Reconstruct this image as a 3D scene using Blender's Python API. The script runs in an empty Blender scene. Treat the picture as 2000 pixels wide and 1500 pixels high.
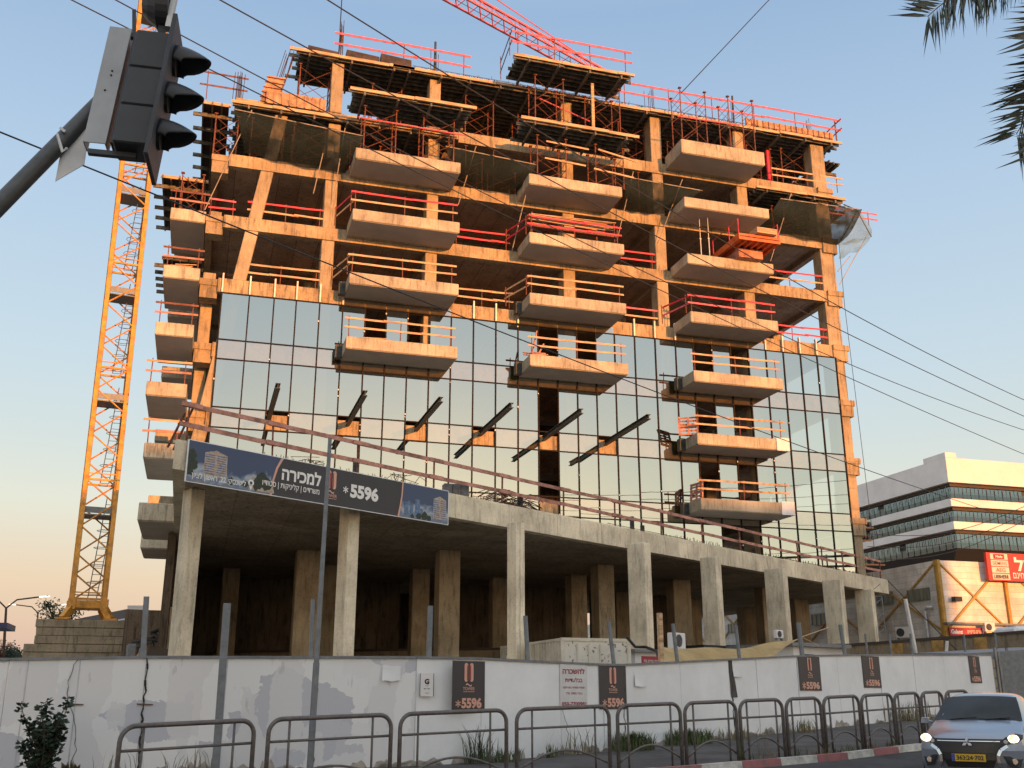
import bpy, math, random
from mathutils import Vector, Matrix
random.seed(7)
C = bpy.context.scene
COL = C.collection
R = math.radians
# ---------------------------------------------------------------- camera
CAM = Vector((0, 0, 1.6)); FPX = 1996.2; PITCH = R(17.14); YAW = R(16.857)
HD = Vector((math.sin(YAW), math.cos(YAW), 0)); RT = Vector((math.cos(YAW), -math.sin(YAW), 0))
FW = HD*math.cos(PITCH) + Vector((0, 0, math.sin(PITCH))); UP = RT.cross(FW)
cd = bpy.data.cameras.new('camera'); cam = bpy.data.objects.new('camera', cd); COL.objects.link(cam)
cd.sensor_width = 36; cd.sensor_fit = 'HORIZONTAL'; cd.lens = 36*FPX/2000; cd.clip_start = 0.05; cd.clip_end = 3000
cam.matrix_world = Matrix.Translation(CAM) @ Matrix((RT, UP, -FW)).transposed().to_4x4()
C.camera = cam
# ---------------------------------------------------------------- light
SUN_EL = 4.6; SUN_ROT = 168.0
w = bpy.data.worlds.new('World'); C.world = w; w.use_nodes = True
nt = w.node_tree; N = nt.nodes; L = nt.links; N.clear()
def nn(tree, t, **k):
    n = tree.nodes.new(t)
    for a, b in k.items():
        if a in n.inputs.keys() if isinstance(a, str) else False: n.inputs[a].default_value = b
        else: setattr(n, a, b)
    return n
out = N.new('ShaderNodeOutputWorld'); bg = N.new('ShaderNodeBackground')
sky = N.new('ShaderNodeTexSky'); sky.sky_type = 'NISHITA'; sky.sun_disc = False
sky.sun_elevation = R(SUN_EL); sky.sun_rotation = R(SUN_ROT); sky.dust_density = 2.0; sky.air_density = 1.2
tc = N.new('ShaderNodeTexCoord'); sx = N.new('ShaderNodeSeparateXYZ'); L.new(tc.outputs['Generated'], sx.inputs[0])
def ramp(tree, stops, interp='LINEAR'):
    r = tree.nodes.new('ShaderNodeValToRGB'); r.color_ramp.interpolation = interp
    e = r.color_ramp.elements
    while len(e) > 1: e.remove(e[-1])
    e[0].position = stops[0][0]; e[0].color = (*stops[0][1], 1)
    for p, c in stops[1:]:
        x = e.new(p); x.color = (*c, 1)
    return r
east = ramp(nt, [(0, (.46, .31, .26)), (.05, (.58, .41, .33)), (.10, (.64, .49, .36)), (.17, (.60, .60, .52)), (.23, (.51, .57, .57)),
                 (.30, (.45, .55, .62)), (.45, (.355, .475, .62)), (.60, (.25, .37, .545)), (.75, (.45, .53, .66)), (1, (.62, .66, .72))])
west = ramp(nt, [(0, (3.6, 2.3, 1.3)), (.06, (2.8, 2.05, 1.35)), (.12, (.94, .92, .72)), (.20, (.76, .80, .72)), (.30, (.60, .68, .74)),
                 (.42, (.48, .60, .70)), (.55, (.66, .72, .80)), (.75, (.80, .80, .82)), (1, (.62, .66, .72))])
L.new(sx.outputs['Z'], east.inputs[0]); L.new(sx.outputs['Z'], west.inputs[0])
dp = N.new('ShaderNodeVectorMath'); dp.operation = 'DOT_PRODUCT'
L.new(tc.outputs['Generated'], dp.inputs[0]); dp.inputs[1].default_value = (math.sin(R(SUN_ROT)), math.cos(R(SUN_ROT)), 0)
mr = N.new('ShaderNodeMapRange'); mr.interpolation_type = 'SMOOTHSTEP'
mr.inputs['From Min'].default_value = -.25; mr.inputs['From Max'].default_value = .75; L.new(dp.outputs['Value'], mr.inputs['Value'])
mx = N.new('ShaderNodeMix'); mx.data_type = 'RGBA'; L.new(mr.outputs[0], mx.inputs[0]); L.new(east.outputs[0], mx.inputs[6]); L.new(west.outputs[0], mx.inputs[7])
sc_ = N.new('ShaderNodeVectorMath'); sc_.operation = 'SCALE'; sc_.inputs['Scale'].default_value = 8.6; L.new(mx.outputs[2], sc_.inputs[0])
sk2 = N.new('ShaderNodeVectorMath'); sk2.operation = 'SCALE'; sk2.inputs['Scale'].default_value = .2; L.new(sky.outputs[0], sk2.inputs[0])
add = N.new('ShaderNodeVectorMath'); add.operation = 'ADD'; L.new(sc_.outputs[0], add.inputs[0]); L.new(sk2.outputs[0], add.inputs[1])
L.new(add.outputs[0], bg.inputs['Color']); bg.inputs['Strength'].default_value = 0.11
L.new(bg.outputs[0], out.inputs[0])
sd = bpy.data.lights.new('sun', 'SUN'); so = bpy.data.objects.new('sun', sd); COL.objects.link(so)
sd.energy = 5.0; sd.color = (1, .36, .075); sd.angle = R(.6)
sdir = Vector((math.sin(R(SUN_ROT))*math.cos(R(SUN_EL)), math.cos(R(SUN_ROT))*math.cos(R(SUN_EL)), math.sin(R(SUN_EL))))
so.rotation_euler = sdir.to_track_quat('Z', 'Y').to_euler(); so.location = (30, -60, 60)
C.view_settings.view_transform = 'Standard'; C.view_settings.look = 'None'
C.view_settings.exposure = 0.36; C.view_settings.gamma = 1; C.view_settings.use_curve_mapping = False
C.cycles.max_bounces = 6; C.cycles.diffuse_bounces = 3; C.cycles.glossy_bounces = 3; C.cycles.transparent_max_bounces = 12
C.cycles.caustics_reflective = False; C.cycles.caustics_refractive = False

# ---------------------------------------------------------------- measuring helpers (points of the place seen from the survey position)
def ray(x, y): return FW*FPX + RT*(x-1000) + UP*(750-y)
def aY(x, y, Y): d = ray(x, y); return CAM + d*(Y/d.y)
def aZ(x, y, Z): d = ray(x, y); return CAM + d*((Z-1.6)/d.z)
def aD(x, y, D): d = ray(x, y); return CAM + d*(D/d.dot(HD))
def hit(x, y, poly):
    d = ray(x, y); best = None
    for (a, b) in zip(poly[:-1], poly[1:]):
        ex, ey = b[0]-a[0], b[1]-a[1]; den = d.x*ey - d.y*ex
        if abs(den) < 1e-9: continue
        t = (a[0]*ey - a[1]*ex)/den; u = (d.x*a[1]-d.y*a[0])/(-den) if False else None
        px, py = d.x*t, d.y*t
        s = ((px-a[0])*ex + (py-a[1])*ey)/(ex*ex+ey*ey)
        if t > 0 and -1e-6 <= s <= 1+1e-6:
            return Vector((px, py, 1.6+d.z*t)), math.atan2(ey, ex)
    a, b = (poly[-2], poly[-1]) if x > 1000 else (poly[0], poly[1])
    ex, ey = b[0]-a[0], b[1]-a[1]; den = d.x*ey - d.y*ex; t = (a[0]*ey - a[1]*ex)/den
    return Vector((d.x*t, d.y*t, 1.6+d.z*t)), math.atan2(ey, ex)
def gz(x, y):
    v = .022*x + .022*y - .25; dd = 14.6+.33*x-y
    if dd > 0 and y > 0: v -= .2*min(1, dd/3.5)*min(1, y/3)
    return max(-.7, v) if v < 1.2 else 1.2 + .8*math.tanh((v-1.2)/.8)

# ---------------------------------------------------------------- mesh helper
class MB:
    def __init__(s): s.v = []; s.f = []
    def q(s, pts):
        n = len(s.v); s.v += [tuple(p) for p in pts]; s.f.append(tuple(range(n, n+len(pts)))); return s
    def hexa(s, b, t):
        n = len(s.v); k = len(b); s.v += [tuple(p) for p in b] + [tuple(p) for p in t]
        s.f.append(tuple(n+i for i in reversed(range(k)))); s.f.append(tuple(n+k+i for i in range(k)))
        for i in range(k): j = (i+1) % k; s.f.append((n+i, n+j, n+k+j, n+k+i))
        return s
    def box(s, x0, x1, y0, y1, z0, z1):
        return s.hexa([(x0, y0, z0), (x1, y0, z0), (x1, y1, z0), (x0, y1, z0)], [(x0, y0, z1), (x1, y0, z1), (x1, y1, z1), (x0, y1, z1)])
    def prism(s, poly, z0, z1): return s.hexa([(x, y, z0) for x, y in poly], [(x, y, z1) for x, y in poly])
    def obox(s, cx, cy, z0, z1, a, l, wd):   # centred box, length l along angle a, width wd across
        ux, uy = math.cos(a), math.sin(a); P = []
        for i, j in ((-1, -1), (1, -1), (1, 1), (-1, 1)): P.append((cx+ux*i*l/2-uy*j*wd/2, cy+uy*i*l/2+ux*j*wd/2))
        return s.prism(P, z0, z1)
    def bar(s, p, q, wd, h=None, up=(0, 0, 1)):
        p = Vector(p); q = Vector(q); h = h or wd; d = (q-p)
        if d.length < 1e-6: return s
        d.normalize(); u = Vector(up)
        if abs(d.dot(u)) > .98: u = Vector((0, 1, 0))
        a = d.cross(u).normalized(); b = a.cross(d).normalized()
        c = [a*(i*wd/2)+b*(j*h/2) for i, j in ((-1, -1), (1, -1), (1, 1), (-1, 1))]
        return s.hexa([p+k for k in c], [q+k for k in c])
    def tube(s, pts, r, n=6, r2=None, cap=True):
        pts = [Vector(p) for p in pts]; m = len(pts); base = len(s.v); prev = None
        for i, p in enumerate(pts):
            d = (pts[min(i+1, m-1)]-pts[max(i-1, 0)]).normalized()
            u = Vector((0, 0, 1)) if abs(d.z) < .95 else Vector((0, 1, 0))
            if prev is not None: u = prev
            a = d.cross(u).normalized(); b = a.cross(d).normalized(); prev = b
            rr = r if r2 is None else r+(r2-r)*i/(m-1)
            for k in range(n):
                t = 2*math.pi*k/n; s.v.append(tuple(p+a*math.cos(t)*rr+b*math.sin(t)*rr))
        for i in range(m-1):
            for k in range(n):
                k2 = (k+1) % n; s.f.append((base+i*n+k, base+i*n+k2, base+(i+1)*n+k2, base+(i+1)*n+k))
        if cap:
            s.f.append(tuple(base+k for k in reversed(range(n)))); s.f.append(tuple(base+(m-1)*n+k for k in range(n)))
        return s
    def cyl(s, c, axis, r, l, n=16):
        c = Vector(c); a = Vector(axis).normalized(); return s.tube([c-a*l/2, c+a*l/2], r, n)
    def grid(s, nu, nv, fn):
        b = len(s.v)
        for i in range(nu+1):
            for j in range(nv+1): s.v.append(tuple(fn(i/nu, j/nv)))
        for i in range(nu):
            for j in range(nv): a = b+i*(nv+1)+j; s.f.append((a, a+nv+1, a+nv+2, a+1))
        return s
def wloc(p):
    v = Vector((0, 0, 0))
    while p is not None: v += p.location; p = p.parent
    return v
def tag(o, label=None, cat=None, group=None, kind=None):
    if label: o['label'] = label
    if cat: o['category'] = cat
    if group: o['group'] = group
    if kind: o['kind'] = kind
    return o
def root(name, label, cat, loc=(0, 0, 0), rz=0, group=None):
    o = bpy.data.objects.new(name, None); COL.objects.link(o); o.location = loc; o.rotation_euler = (0, 0, rz); o.empty_display_size = .3
    return tag(o, label, cat, group)
def split(mb):
    par = list(range(len(mb.v)))
    def fd(a):
        while par[a] != a: par[a] = par[par[a]]; a = par[a]
        return a
    for f in mb.f:
        for a in f[1:]: par[fd(a)] = fd(f[0])
    g = {}
    for f in mb.f: g.setdefault(fd(f[0]), []).append(f)
    o = []
    for fs in g.values():
        m = MB(); ix = {}
        for f in fs:
            for a in f:
                if a not in ix: ix[a] = len(m.v); m.v.append(mb.v[a])
            m.f.append(tuple(ix[a] for a in f))
        o.append(m)
    return o
def parts(name, mb, mat, parent=None, **k):
    return [part(name, m, mat, parent, **k) for m in split(mb)][0]
def part(name, mb, mat, parent=None, local=False, label=None, smooth=False, bevel=0, kind=None):
    off = Vector((0, 0, 0)) if (local or parent is None) else wloc(parent)
    me = bpy.data.meshes.new(name)
    me.from_pydata([(v[0]-off.x, v[1]-off.y, v[2]-off.z) for v in mb.v], [], mb.f); me.update()
    for m in (mat if isinstance(mat, (list, tuple)) else [mat]): me.materials.append(m)
    if smooth: me.polygons.foreach_set('use_smooth', [True]*len(me.polygons))
    o = bpy.data.objects.new(name, me); COL.objects.link(o); o.parent = parent
    if bevel:
        b = o.modifiers.new('bevel', 'BEVEL'); b.width = bevel; b.segments = 1; b.limit_method = 'ANGLE'
    if label: o['label'] = label
    if kind: o['kind'] = kind
    return o
def solo(name, mb, mat, label, cat, group=None, smooth=False, bevel=0, kind=None):
    xs = [v[0] for v in mb.v]; ys = [v[1] for v in mb.v]; zs = [v[2] for v in mb.v]
    c = ((min(xs)+max(xs))/2, (min(ys)+max(ys))/2, min(zs)); m2 = MB(); m2.v = [(v[0]-c[0], v[1]-c[1], v[2]-c[2]) for v in mb.v]; m2.f = mb.f
    o = part(name, m2, mat, None, smooth=smooth, bevel=bevel); o.location = c
    return tag(o, label, cat, group, kind)
def struct(name, mb, mat, smooth=False): o = part(name, mb, mat, smooth=smooth); o['kind'] = 'structure'; return o
def dup(o, loc, rz=None, label=None, group=None, parent=None):
    r = o.copy(); COL.objects.link(r)
    if parent is None:
        r.location = loc
        if rz is not None: r.rotation_euler = (0, 0, rz)
        if label: r['label'] = label
        if group: r['group'] = group
    else: r.parent = parent
    for ch in o.children: dup(ch, None, parent=r)
    return r
DG = None
def text(s, parent, cx, cz, wd, ht, y, mat, name='lettering', local=True, bold=.0, keep=False, both=True):
    cu = bpy.data.curves.new(name, 'FONT'); cu.body = s; cu.size = 1; cu.offset = bold; cu.align_x = 'CENTER'; cu.resolution_u = 3
    o = bpy.data.objects.new('tmp_text', cu); COL.objects.link(o)
    dg = bpy.context.evaluated_depsgraph_get(); me = bpy.data.meshes.new_from_object(o.evaluated_get(dg))
    bpy.data.objects.remove(o); me.name = name
    xs = [v.co.x for v in me.vertices]; ys = [v.co.y for v in me.vertices]
    if not xs: return None
    x0, x1, y0, y1 = min(xs), max(xs), min(ys), max(ys); sx_ = wd/(x1-x0); sy_ = ht/(y1-y0)
    for v in me.vertices:
        X = (v.co.x-(x0+x1)/2)*sx_; Z = (v.co.y-(y0+y1)/2)*sy_; v.co = (cx+X, y, cz+Z)
    me.materials.clear(); me.materials.append(mat)
    ob = bpy.data.objects.new(name, me); COL.objects.link(ob); ob.parent = parent
    return ob

# ---------------------------------------------------------------- materials
def mat(name, col, rough=.8, metal=0, var=.18, scale=3, bump=0, bscale=30, col2=None, coat=0, spec=.5, stretch=(1, 1, 1)):
    m = bpy.data.materials.new(name); m.use_nodes = True; t = m.node_tree; b = t.nodes['Principled BSDF']
    b.inputs['Roughness'].default_value = rough; b.inputs['Metallic'].default_value = metal; b.inputs['Coat Weight'].default_value = coat
    b.inputs['Specular IOR Level'].default_value = spec
    tcn = t.nodes.new('ShaderNodeTexCoord'); mp = t.nodes.new('ShaderNodeMapping'); mp.inputs['Scale'].default_value = stretch
    t.links.new(tcn.outputs['Object'], mp.inputs[0])
    no = t.nodes.new('ShaderNodeTexNoise'); no.inputs['Scale'].default_value = scale; no.inputs['Detail'].default_value = 6; no.inputs['Roughness'].default_value = .65
    t.links.new(mp.outputs[0], no.inputs[0])
    c2 = col2 or tuple(c*(1-2*var) for c in col); c1 = tuple(min(1, c*(1+var)) for c in col)
    rp = ramp(t, [(.32, c2), (.62, c1)]); t.links.new(no.outputs[0], rp.inputs[0]); t.links.new(rp.outputs[0], b.inputs['Base Color'])
    if bump:
        n2 = t.nodes.new('ShaderNodeTexNoise'); n2.inputs['Scale'].default_value = bscale; n2.inputs['Detail'].default_value = 4; t.links.new(mp.outputs[0], n2.inputs[0])
        bp = t.nodes.new('ShaderNodeBump'); bp.inputs['Strength'].default_value = bump; bp.inputs['Distance'].default_value = .02
        t.links.new(n2.outputs[0], bp.inputs['Height']); t.links.new(bp.outputs[0], b.inputs['Normal'])
    return m
def concrete(name, col, stain=.5, lines=None, lw=.02, axis='X', dark=(.09, .08, .06)):
    m = mat(name, col, .92, 0, .14, .7, .25, 18, spec=.2); t = m.node_tree; b = t.nodes['Principled BSDF']; lk = t.links
    src = b.inputs['Base Color'].links[0].from_socket; tcn = t.nodes['Texture Coordinate']
    def mul(fac, c, s):
        x = t.nodes.new('ShaderNodeMix'); x.data_type = 'RGBA'; x.blend_type = 'MIX'; lk.new(fac, x.inputs[0]); lk.new(s, x.inputs[6]); x.inputs[7].default_value = (*c, 1); return x.outputs[2]
    # run-off streaks and dark stains
    mp = t.nodes.new('ShaderNodeMapping'); mp.inputs['Scale'].default_value = (3.5, 3.5, .55); lk.new(tcn.outputs['Object'], mp.inputs[0])
    n = t.nodes.new('ShaderNodeTexNoise'); n.inputs['Scale'].default_value = 1.6; n.inputs['Detail'].default_value = 8; n.inputs['Roughness'].default_value = .7; lk.new(mp.outputs[0], n.inputs[0])
    r = ramp(t, [(.50, (0, 0, 0)), (.64, (stain,)*3)]); lk.new(n.outputs[0], r.inputs[0]); src = mul(r.outputs[0], dark, src)
    n = t.nodes.new('ShaderNodeTexNoise'); n.inputs['Scale'].default_value = 14; n.inputs['Detail'].default_value = 5; lk.new(tcn.outputs['Object'], n.inputs[0])
    r = ramp(t, [(.56, (0, 0, 0)), (.64, (.5*stain,)*3)]); lk.new(n.outputs[0], r.inputs[0]); src = mul(r.outputs[0], dark, src)
    n = t.nodes.new('ShaderNodeTexNoise'); n.inputs['Scale'].default_value = .35; lk.new(tcn.outputs['Object'], n.inputs[0])
    r = ramp(t, [(.5, (0, 0, 0)), (.7, (.3,)*3)]); lk.new(n.outputs[0], r.inputs[0]); src = mul(r.outputs[0], tuple(min(1, c*1.45) for c in col), src)
    if lines:
        sp = t.nodes.new('ShaderNodeSeparateXYZ'); lk.new(tcn.outputs['Object'], sp.inputs[0])
        for ax in axis:
            d = t.nodes.new('ShaderNodeMath'); d.operation = 'DIVIDE'; lk.new(sp.outputs[ax], d.inputs[0]); d.inputs[1].default_value = lines
            fr = t.nodes.new('ShaderNodeMath'); fr.operation = 'FRACT'; lk.new(d.outputs[0], fr.inputs[0])
            lt = t.nodes.new('ShaderNodeMath'); lt.operation = 'LESS_THAN'; lk.new(fr.outputs[0], lt.inputs[0]); lt.inputs[1].default_value = lw
            m2 = t.nodes.new('ShaderNodeMath'); m2.operation = 'MULTIPLY'; lk.new(lt.outputs[0], m2.inputs[0]); m2.inputs[1].default_value = .6
            src = mul(m2.outputs[0], dark, src)
            fl = t.nodes.new('ShaderNodeMath'); fl.operation = 'FLOOR'; lk.new(d.outputs[0], fl.inputs[0])
            wn = t.nodes.new('ShaderNodeTexWhiteNoise'); wn.noise_dimensions = '1D'; lk.new(fl.outputs[0], wn.inputs['W'])
            m3 = t.nodes.new('ShaderNodeMath'); m3.operation = 'MULTIPLY'; lk.new(wn.outputs[0], m3.inputs[0]); m3.inputs[1].default_value = .22
            src = mul(m3.outputs[0], dark, src)
    lk.new(src, b.inputs['Base Color']); return m
CON = concrete('concrete', (.40, .32, .22), .55)
FASC = concrete('slab_edge_concrete', (.45, .34, .215), .75, 1.22, .02)
SOF = concrete('soffit_concrete', (.44, .36, .29), .5, 1.2, .035, dark=(.05, .04, .03))
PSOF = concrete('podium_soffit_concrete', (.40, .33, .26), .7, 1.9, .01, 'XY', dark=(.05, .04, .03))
BALC = concrete('balcony_concrete', (.50, .44, .34), .55, 1.44, .01)
PLST = mat('smooth_soffit_render', (.50, .44, .40), .9, var=.06, scale=1.2)
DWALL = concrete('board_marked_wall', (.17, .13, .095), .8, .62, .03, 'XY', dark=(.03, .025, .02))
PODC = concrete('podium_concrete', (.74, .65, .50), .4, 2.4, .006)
RAILR = mat('red_painted_steel', (.62, .035, .07), .55, var=.2, scale=4)
RAILP = mat('pink_faded_paint', (.66, .13, .18), .7, var=.2, scale=4)
RUST = mat('rusty_prop_steel', (.20, .07, .045), .75, .1, .35, 8)
WOOD = mat('sawn_timber', (.56, .37, .22), .85, 0, .25, 2, .3, 30, stretch=(.6, 6, 6))
WOODR = mat('weathered_rail_timber', (.46, .22, .17), .85, 0, .28, 2, .3, 30)
JOIST = mat('grey_joist_timber', (.15, .135, .11), .85, 0, .4, 3, .2, 20)
PLY = mat('film_faced_plywood', (.045, .028, .022), .7, 0, .4, 2)
PLYO = mat('orange_plywood', (.42, .27, .16), .8, 0, .3, 2.5)
MULL = mat('dark_curtain_wall_frame', (.022, .017, .014), .75, 0, .4, 12, spec=.15)
ALU = mat('raw_aluminium', (.52, .52, .52), .5, .5, .1, 3)
REBAR = mat('rebar', (.13, .08, .06), .7, .5, .3, 10)
STEELD = mat('primed_dark_steel', (.035, .045, .047), .55, .2, .3, 5)
GALV = mat('galvanised_steel', (.17, .185, .20), .55, .3, .12, 7)
YEL = mat('crane_yellow_paint', (.60, .27, .035), .5, 0, .22, 3)
CRED = mat('crane_red_paint', (.68, .14, .15), .55, 0, .15, 3)
WHITE = mat('white_paint', (.72, .73, .76), .7, 0, .06, 2)
WH2 = mat('white_cladding', (.70, .68, .67), .6, 0, .05, .3)
DARK = mat('matt_black_plastic', (.022, .024, .03), .55, 0, .2, 6)
BRN = mat('grey_brown_tube_paint', (.115, .10, .093), .5, .1, .18, 14)
BLACK = mat('black', (.012, .012, .012), .6, 0, .1, 3)
CABLE = mat('cable_sheath', (.02, .02, .022), .6, 0, .1, 3)
ORG = mat('orange_platform_paint', (.66, .13, .035), .5, 0, .2, 3)
def glassmat(name, tint, tr, refl, bump=.0, rough=.0):
    m = bpy.data.materials.new(name); m.use_nodes = True; t = m.node_tree; t.nodes.clear(); lk = t.links
    o = t.nodes.new('ShaderNodeOutputMaterial'); mxs = t.nodes.new('ShaderNodeMixShader'); g = t.nodes.new('ShaderNodeBsdfGlossy'); tp = t.nodes.new('ShaderNodeBsdfTransparent')
    g.inputs['Color'].default_value = (*tint, 1); g.inputs['Roughness'].default_value = rough; tp.inputs['Color'].default_value = (*tr, 1)
    lw = t.nodes.new('ShaderNodeLayerWeight'); lw.inputs['Blend'].default_value = .25
    mrr = t.nodes.new('ShaderNodeMapRange'); mrr.inputs['To Min'].default_value = refl; mrr.inputs['To Max'].default_value = 1; lk.new(lw.outputs['Fresnel'], mrr.inputs['Value']); lk.new(mrr.outputs[0], mxs.inputs[0])
    lk.new(tp.outputs[0], mxs.inputs[1]); lk.new(g.outputs[0], mxs.inputs[2]); lk.new(mxs.outputs[0], o.inputs[0])
    if bump:
        tcn = t.nodes.new('ShaderNodeTexCoord'); n = t.nodes.new('ShaderNodeTexNoise'); n.inputs['Scale'].default_value = .9; n.inputs['Detail'].default_value = 1; lk.new(tcn.outputs['Object'], n.inputs[0])
        bp = t.nodes.new('ShaderNodeBump'); bp.inputs['Strength'].default_value = bump; bp.inputs['Distance'].default_value = .05; lk.new(n.outputs[0], bp.inputs['Height']); lk.new(bp.outputs[0], g.inputs['Normal'])
    return m
GLASS = glassmat('coated_facade_glass', (.80, .85, .82), (.40, .42, .41), .56, .03)
SPAN = glassmat('spandrel_glass', (.84, .84, .80), (.60, .60, .55), .54, .03)
INSU = mat('yellow_mineral_wool', (.72, .52, .17), .95, 0, .2, 2)
OGL = glassmat('office_window_glass', (.40, .50, .56), (.2, .25, .27), .45)
def emis(name, col, s):
    m = bpy.data.materials.new(name); m.use_nodes = True; b = m.node_tree.nodes['Principled BSDF']
    b.inputs['Base Color'].default_value = (*col, 1); b.inputs['Emission Color'].default_value = (*col, 1); b.inputs['Emission Strength'].default_value = s; return m
def netmat(name, col, op):
    m = bpy.data.materials.new(name); m.use_nodes = True; t = m.node_tree; lk = t.links; b = t.nodes['Principled BSDF']; b.inputs['Base Color'].default_value = (*col, 1); b.inputs['Roughness'].default_value = .9
    o = t.nodes['Material Output']; tp = t.nodes.new('ShaderNodeBsdfTransparent'); mxs = t.nodes.new('ShaderNodeMixShader')
    tcn = t.nodes.new('ShaderNodeTexCoord'); n = t.nodes.new('ShaderNodeTexNoise'); n.inputs['Scale'].default_value = 1.3; n.inputs['Detail'].default_value = 5; lk.new(tcn.outputs['Object'], n.inputs[0])
    r = ramp(t, [(.3, (op-.15,)*3), (.7, (min(1, op+.2),)*3)]); lk.new(n.outputs[0], r.inputs[0]); lk.new(r.outputs[0], mxs.inputs[0]); lk.new(tp.outputs[0], mxs.inputs[1]); lk.new(b.outputs[0], mxs.inputs[2]); lk.new(mxs.outputs[0], o.inputs[0]); return m
NET = netmat('green_debris_net', (.006, .016, .018), .84)
# ---------------------------------------------------------------- ground, road, pavement
g = MB()
xs = [-900, -300, -120, -60, -30, -15, 0, 10, 20, 30, 40, 55, 80, 120, 300, 900]; ys = [-900, -300, -80, -30, -10, 0, 3, 6, 9, 12, 15, 18, 22, 30, 40, 55, 80, 120, 300, 900]
for x in xs:
    for y in ys: g.v.append((x, y, gz(x, y)-(.22 if -26 < y < 26 else .02)))
n_ = len(ys)
for i in range(len(xs)-1):
    for j in range(n_-1): a = i*n_+j; g.f.append((a, a+n_, a+n_+1, a+1))
GRD = mat('dusty_ground', (.30, .25, .18), .95, 0, .2, .6, .4, 8)
struct('ground', g, GRD)
BAR = [(-26, 6.6), (-14, 10.6), (-.83, 15.1), (1.0, 15.95), (5.1, 17.15), (8.7, 18.0), (12.3, 18.98), (15.2, 20.3), (17.9, 21.25), (22, 22.75), (40, 30.5), (90, 52)]
FEN = [(-26, 20.9), (-3.29, 20.75), (4.9, 20.05), (9.0, 21.83), (16.73, 26.07), (27.29, 31.86), (29.0, 32.75)]
def offs(poly, d):
    o = []
    for i, p in enumerate(poly):
        a = poly[max(i-1, 0)]; b = poly[min(i+1, len(poly)-1)]; l = math.hypot(b[0]-a[0], b[1]-a[1])
        o.append((p[0]-(b[1]-a[1])/l*d, p[1]+(b[0]-a[0])/l*d))
    return o
def lerp_path(poly, step):
    o = []
    for a, b in zip(poly[:-1], poly[1:]):
        l = math.hypot(b[0]-a[0], b[1]-a[1]); k = max(1, int(l/step))
        o += [(a[0]+(b[0]-a[0])*i/k, a[1]+(b[1]-a[1])*i/k) for i in range(k)]
    return o+[poly[-1]]
ASPH = mat('asphalt', (.055, .053, .052), .9, 0, .22, 1.2, .5, 60)
PAVE = mat('asphalt_pavement', (.075, .068, .064), .9, 0, .25, 1.0, .5, 50)
curb = offs(BAR, -.30); inn = lerp_path(BAR, 2)
r_ = MB(); c0 = lerp_path(curb, 2)
for a, b in zip(c0[:-1], c0[1:]):
    for k in range(6):
        o1, o2 = -16*k/6, -16*(k+1)/6
        r_.q([(a[0]-o1*-.3, a[1]+o1, gz(a[0], a[1]+o1)+.004), (a[0]-o2*-.3, a[1]+o2, gz(a[0], a[1]+o2)+.004), (b[0]-o2*-.3, b[1]+o2, gz(b[0], b[1]+o2)+.004), (b[0]-o1*-.3, b[1]+o1, gz(b[0], b[1]+o1)+.004)])
struct('road', r_, ASPH)
pv = MB(); fl = offs(FEN, -.05); fl2 = [(60, 49), (90, 64)]
far = lerp_path(fl+fl2, 2)
def at_x(poly, x):
    for a, b in zip(poly[:-1], poly[1:]):
        if a[0] <= x <= b[0]: return a[1]+(b[1]-a[1])*(x-a[0])/(b[0]-a[0])
    return poly[-1][1]
X_ = -25.5
while X_ < 60:
    x2 = X_+1.5; ca, cb = at_x(offs(curb, .16), X_), at_x(offs(curb, .16), x2); fa, fb = at_x(far, X_), at_x(far, x2)
    for k in range(4):
        p = lambda x, c, f, u: (x, c+(f-c)*u, gz(x, c+(f-c)*u)+.12)
        pv.q([p(X_, ca, fa, k/4), p(x2, cb, fb, k/4), p(x2, cb, fb, (k+1)/4), p(X_, ca, fa, (k+1)/4)])
    X_ = x2
struct('pavement', pv, PAVE)
KR = mat('red_kerb_paint', (.31, .11, .115), .85, 0, .25, 5, .3, 40, col2=(.20, .12, .11)); KW = mat('white_kerb_paint', (.55, .54, .50), .85, 0, .12, 5, .3, 40, col2=(.33, .31, .28))
kp = []; acc = 0
for i in range(len(curb)-1):
    a, b = curb[i], curb[i+1]; l = math.hypot(b[0]-a[0], b[1]-a[1]); s = 0
    while s < l: kp.append((a[0]+(b[0]-a[0])*s/l, a[1]+(b[1]-a[1])*s/l)); s += .1
def curb_mb(par):
    m = MB()
    for i in range(0, len(kp)-10, 10):
        if (i//10) % 2 != par or kp[i][0] > 45: continue
        a, b = Vector(kp[i]), Vector(kp[i+10]); d = (b-a).normalized(); n = Vector((-d.y, d.x)); a2 = a+d*.006; b2 = b-d*.006
        za, zb = gz(*a), gz(*b)
        bt = [(a2.x, a2.y, za-.1), (b2.x, b2.y, zb-.1), ((b2+n*.17).x, (b2+n*.17).y, zb-.1), ((a2+n*.17).x, (a2+n*.17).y, za-.1)]
        tp = [((a2+n*.025).x, (a2+n*.025).y, za+.135), ((b2+n*.025).x, (b2+n*.025).y, zb+.135), ((b2+n*.17).x, (b2+n*.17).y, zb+.135), ((a2+n*.17).x, (a2+n*.17).y, za+.135)]
        m.hexa(bt, tp)
    return m
struct('kerb', curb_mb(0), KR); struct('kerb', curb_mb(1), KW)
rm = MB()
p0 = [aZ(1555, 1503, .16), aZ(1780, 1494, .2), aZ(1800, 1499, .2), aZ(1570, 1512, .16)]
rm.q([(p.x, p.y, gz(p.x, p.y)+.012) for p in p0]); struct('road_marking', rm, KW)
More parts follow.
